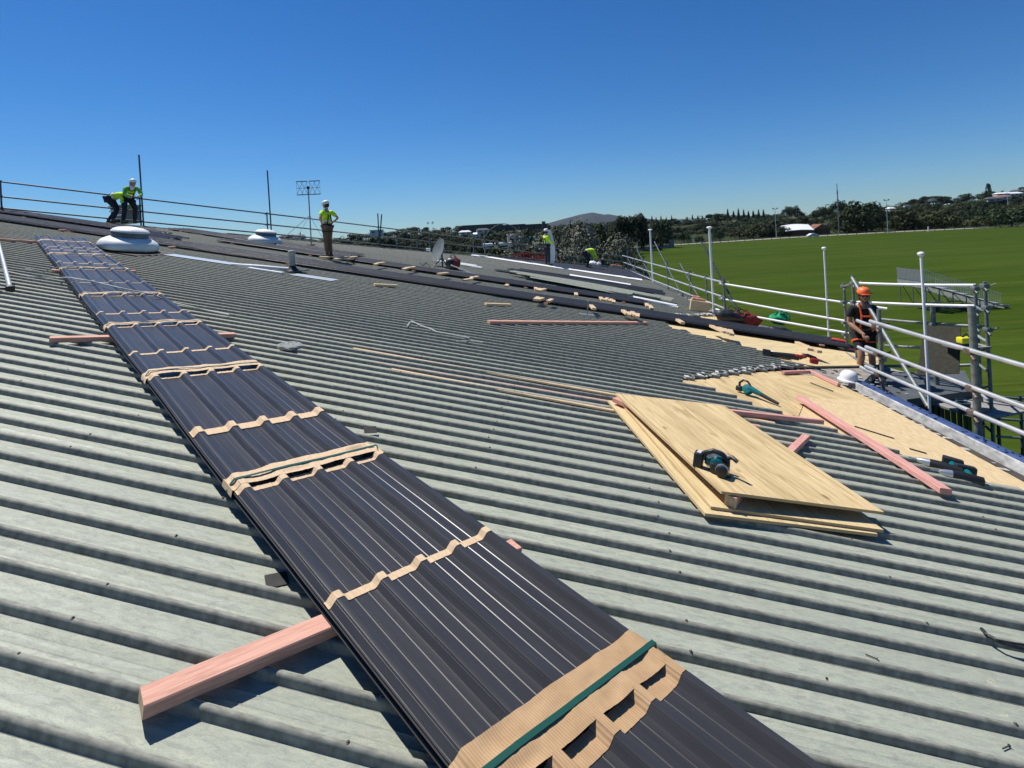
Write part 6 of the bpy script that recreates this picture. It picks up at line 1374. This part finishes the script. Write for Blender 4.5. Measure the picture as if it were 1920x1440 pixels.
# masts and floodlights
def floodlight(label, x, y0, y1, r=.11, lamps=True, Y=None):
    b0 = gnd(x, y1) if Y is None else at(x, y1, Y); hgt = at(x, y0, b0.y).z - b0.z; t = thing('floodlight_pole' if lamps else 'bare_pole', label, 'pole', tuple(b0)); g = MB(); g.lathe([(r * 1.4, 0), (r, hgt * .5), (r * .7, hgt)], 10); part('pole', g, M_['galv'], t, 60)
    if lamps:
        g = MB(); g.box((0, 0, hgt - .15), (1.9, .12, .12)); part('crossarm', g, M_['galvdark'], t)
        for k in (-.8, .8): g = MB(); g.rbox((k, -.15, hgt + .1), (.55, .35, .4), .05); part('lamp', g, M_['galvdark'], t)
    return t
floodlight('floodlight pole beyond the lawn, left of the pavilion', 1456, 391, 447); floodlight('floodlight pole in front of the very large dark tree', 1665, 375, 438); floodlight('thin bare pole at the far left corner of the lawn', 1196, 408, 470, .13, False); floodlight('white pole among the houses on the right hill', 1890, 362, 385, .14, False, 300)
b0 = at(1574, 436, 235); t = thing('radio_mast', 'tall thin radio mast with antenna clusters behind the pavilion', 'mast', (b0.x, b0.y, GZ)); hgt = at(1571, 344, 235).z - GZ; g = MB(); g.lathe([(.30, 0), (.22, hgt * .7), (.12, hgt)], 10); part('pole', g, M_['galvdark'], t, 60)
for z_, s_ in ((.58, .9), (.66, .6), (.82, .5)): g = MB(); g.rbox((0, 0, hgt * z_), (s_, s_, 1.2), .1); part('antenna', g, M_['galvdark'], t)
# low wall with pillar at the field corner, sign post, boundary fence
a, b_ = gnd(1186, 471), gnd(1259, 464); t = thing('low_wall', 'low grey wall with an end pillar at the far left corner of the lawn', 'wall', tuple((a + b_) / 2)); g = MB(); g.prism([(a.x, a.y), (b_.x, b_.y), (b_.x, b_.y + .5), (a.x, a.y + .5)], GZ, GZ + 1.1); part('wall', g, M_['board'], t, world=True); g = MB(); g.box((b_.x, b_.y + .2, GZ + 1.3), (1.6, 1.6, 2.7)); part('pillar', g, M_['board'], t, world=True)
a = gnd(1741, 434.5); t = thing('sign_post', 'small pale sign post at the far edge of the lawn', 'sign', tuple(a)); g = MB(); g.box((0, 0, 1), (.35, .3, 2.0)); part('post', g, WALLW, t); a = gnd(1301, 458); t = thing('sign_board', 'tiny pale board on a post left of the second white pole beyond the lawn', 'sign', tuple(a)); g = MB(); g.box((0, 0, .9), (.12, .12, 1.8)); part('post', g, WALLW, t); g = MB(); g.box((0, -.1, 1.7), (.9, .05, .7)); part('board', g, WALLW, t)
fx = [(1262, 461.5), (1380, 454), (1480, 448), (1570, 443), (1660, 438), (1790, 431.5), (1920, 425), (2000, 421)]
F_ = [gnd(x, y) for x, y in fx]; t = thing('boundary_fence', 'low post and rail fence along the far edge of the lawn', 'fence', tuple(F_[0])); g = MB()
for a, b_ in zip(F_, F_[1:]): g.tube([a + Vector((0, 0, .75)), b_ + Vector((0, 0, .75))], .07, 5)
part('rail', g, M_['galvdark'], t, world=True); k = 0
for a, b_ in zip(F_, F_[1:]):
    n = max(2, int((b_ - a).length / 3.2))
    for i in range(n):
        p = a.lerp(b_, i / n); g = MB(); g.box((p.x, p.y, p.z + .45), (.18, .18, .9)); part('post', g, M_['galvdark'], t, world=True)
# ================================================================== BLEACHERS on the lawn
Yb = 46.; a = gnd(1742, 580); t = thing('bleachers', 'portable grey metal bleachers with railings standing on the lawn behind the scaffold bay', 'bleachers', (38.0, Yb, GZ), R(-2)); Ti = t.matrix_world.inverted()
def B_(x, y, Y=Yb): return Ti @ at(x, y, Y)
ground_z = 0.0
hi = B_(1735, 530); lo = B_(1888, 574); W_ = 3.2; dv_ = Vector((0, W_, 0))
n = 9
for k in range(n):
    f = k / (n - 1); c = hi.lerp(lo, f); g = MB(); g.box((c.x, c.y + W_ / 2, c.z), (.42, W_, .06)); g.box((c.x - .2, c.y + W_ / 2, c.z - .2), (.04, W_, .3)); part('seat_plank', g, M_['galv'], t)
g = MB()
for yy in (0, W_):
    g.tube([hi + Vector((-.2, yy, -.15)), lo + Vector((.2, yy, -.15))], .07, 6); g.tube([Vector((hi.x, yy + hi.y, .3)), Vector((lo.x, yy + hi.y, .3))], .06, 6)
    for k in range(7):
        f = k / 6; c = hi.lerp(lo, f); g.tube([(c.x, c.y + yy, c.z - .1), (c.x, c.y + yy, .3)], .045, 6)
        if k < 4: c2 = hi.lerp(lo, (k + 1) / 6); g.tube([(c.x, c.y + yy, c.z - .15), (c2.x, c2.y + yy, .3)], .035, 5)
part('understructure', g, M_['galvdark'], t)
g = MB(); tp = B_(1738, 506); hgt = tp.z - hi.z
for yy in (0, W_):
    g.tube([hi + Vector((-.2, yy, hgt)), hi.lerp(lo, .25) + Vector((0, yy, hgt * .95)), lo + Vector((-.3, yy, 1.0))], .035, 6)
    for k in range(44): f = k / 43 * .93; c = hi.lerp(lo, f); g.tube([c + Vector((0, yy, 0)), c + Vector((0, yy, hgt + (1.0 - hgt) * f))], .012, 4)
for k in range(20): g.tube([hi + Vector((-.2, W_ * k / 19, 0)), hi + Vector((-.2, W_ * k / 19, hgt))], .014, 4)
part('railing', g, M_['galv'], t)
g = MB(); g.add([hi + Vector((-.2, 0, .1)), hi + Vector((-.2, W_, .1)), hi + Vector((-.2, W_, hgt)), hi + Vector((-.2, 0, hgt))], [(0, 1, 2, 3)]); pnt = hi.lerp(lo, .30); g.add([hi + Vector((-.2, W_ + .02, .1)), pnt + Vector((0, W_ + .02, .1)), pnt + Vector((0, W_ + .02, hgt * .9)), hi + Vector((-.2, W_ + .02, hgt))], [(0, 1, 2, 3)]); part('back_screen', g, M_['dishgrey'], t)
for sx in (.1, .45):
    c = hi.lerp(lo, sx); g = MB(); g.lathe([(.32, -.12), (.32, .12)], 16, Matrix.Translation((c.x, c.y, .32)) @ Matrix.Rotation(R(90), 4, 'X')); part('wheel', g, M_['rubber'], t)
print('TREES', ntree[0])
# ================================================================== AIR
mz = bpy.data.materials.new('air'); mz.use_nodes = True; N = mz.node_tree.nodes; K = mz.node_tree.links; N.clear()
o_ = N.new('ShaderNodeOutputMaterial'); v_s = N.new('ShaderNodeVolumePrincipled'); v_s.inputs['Color'].default_value = (.62, .78, 1.0, 1); v_s.inputs['Density'].default_value = 2.2e-5; v_s.inputs['Anisotropy'].default_value = .1
K.new(v_s.outputs[0], o_.inputs['Volume'])
g = MB(); g.box((400, 2900, 190), (7600, 6400, 404)); hz_ = part('haze', g, mz); hz_['kind'] = 'stuff'
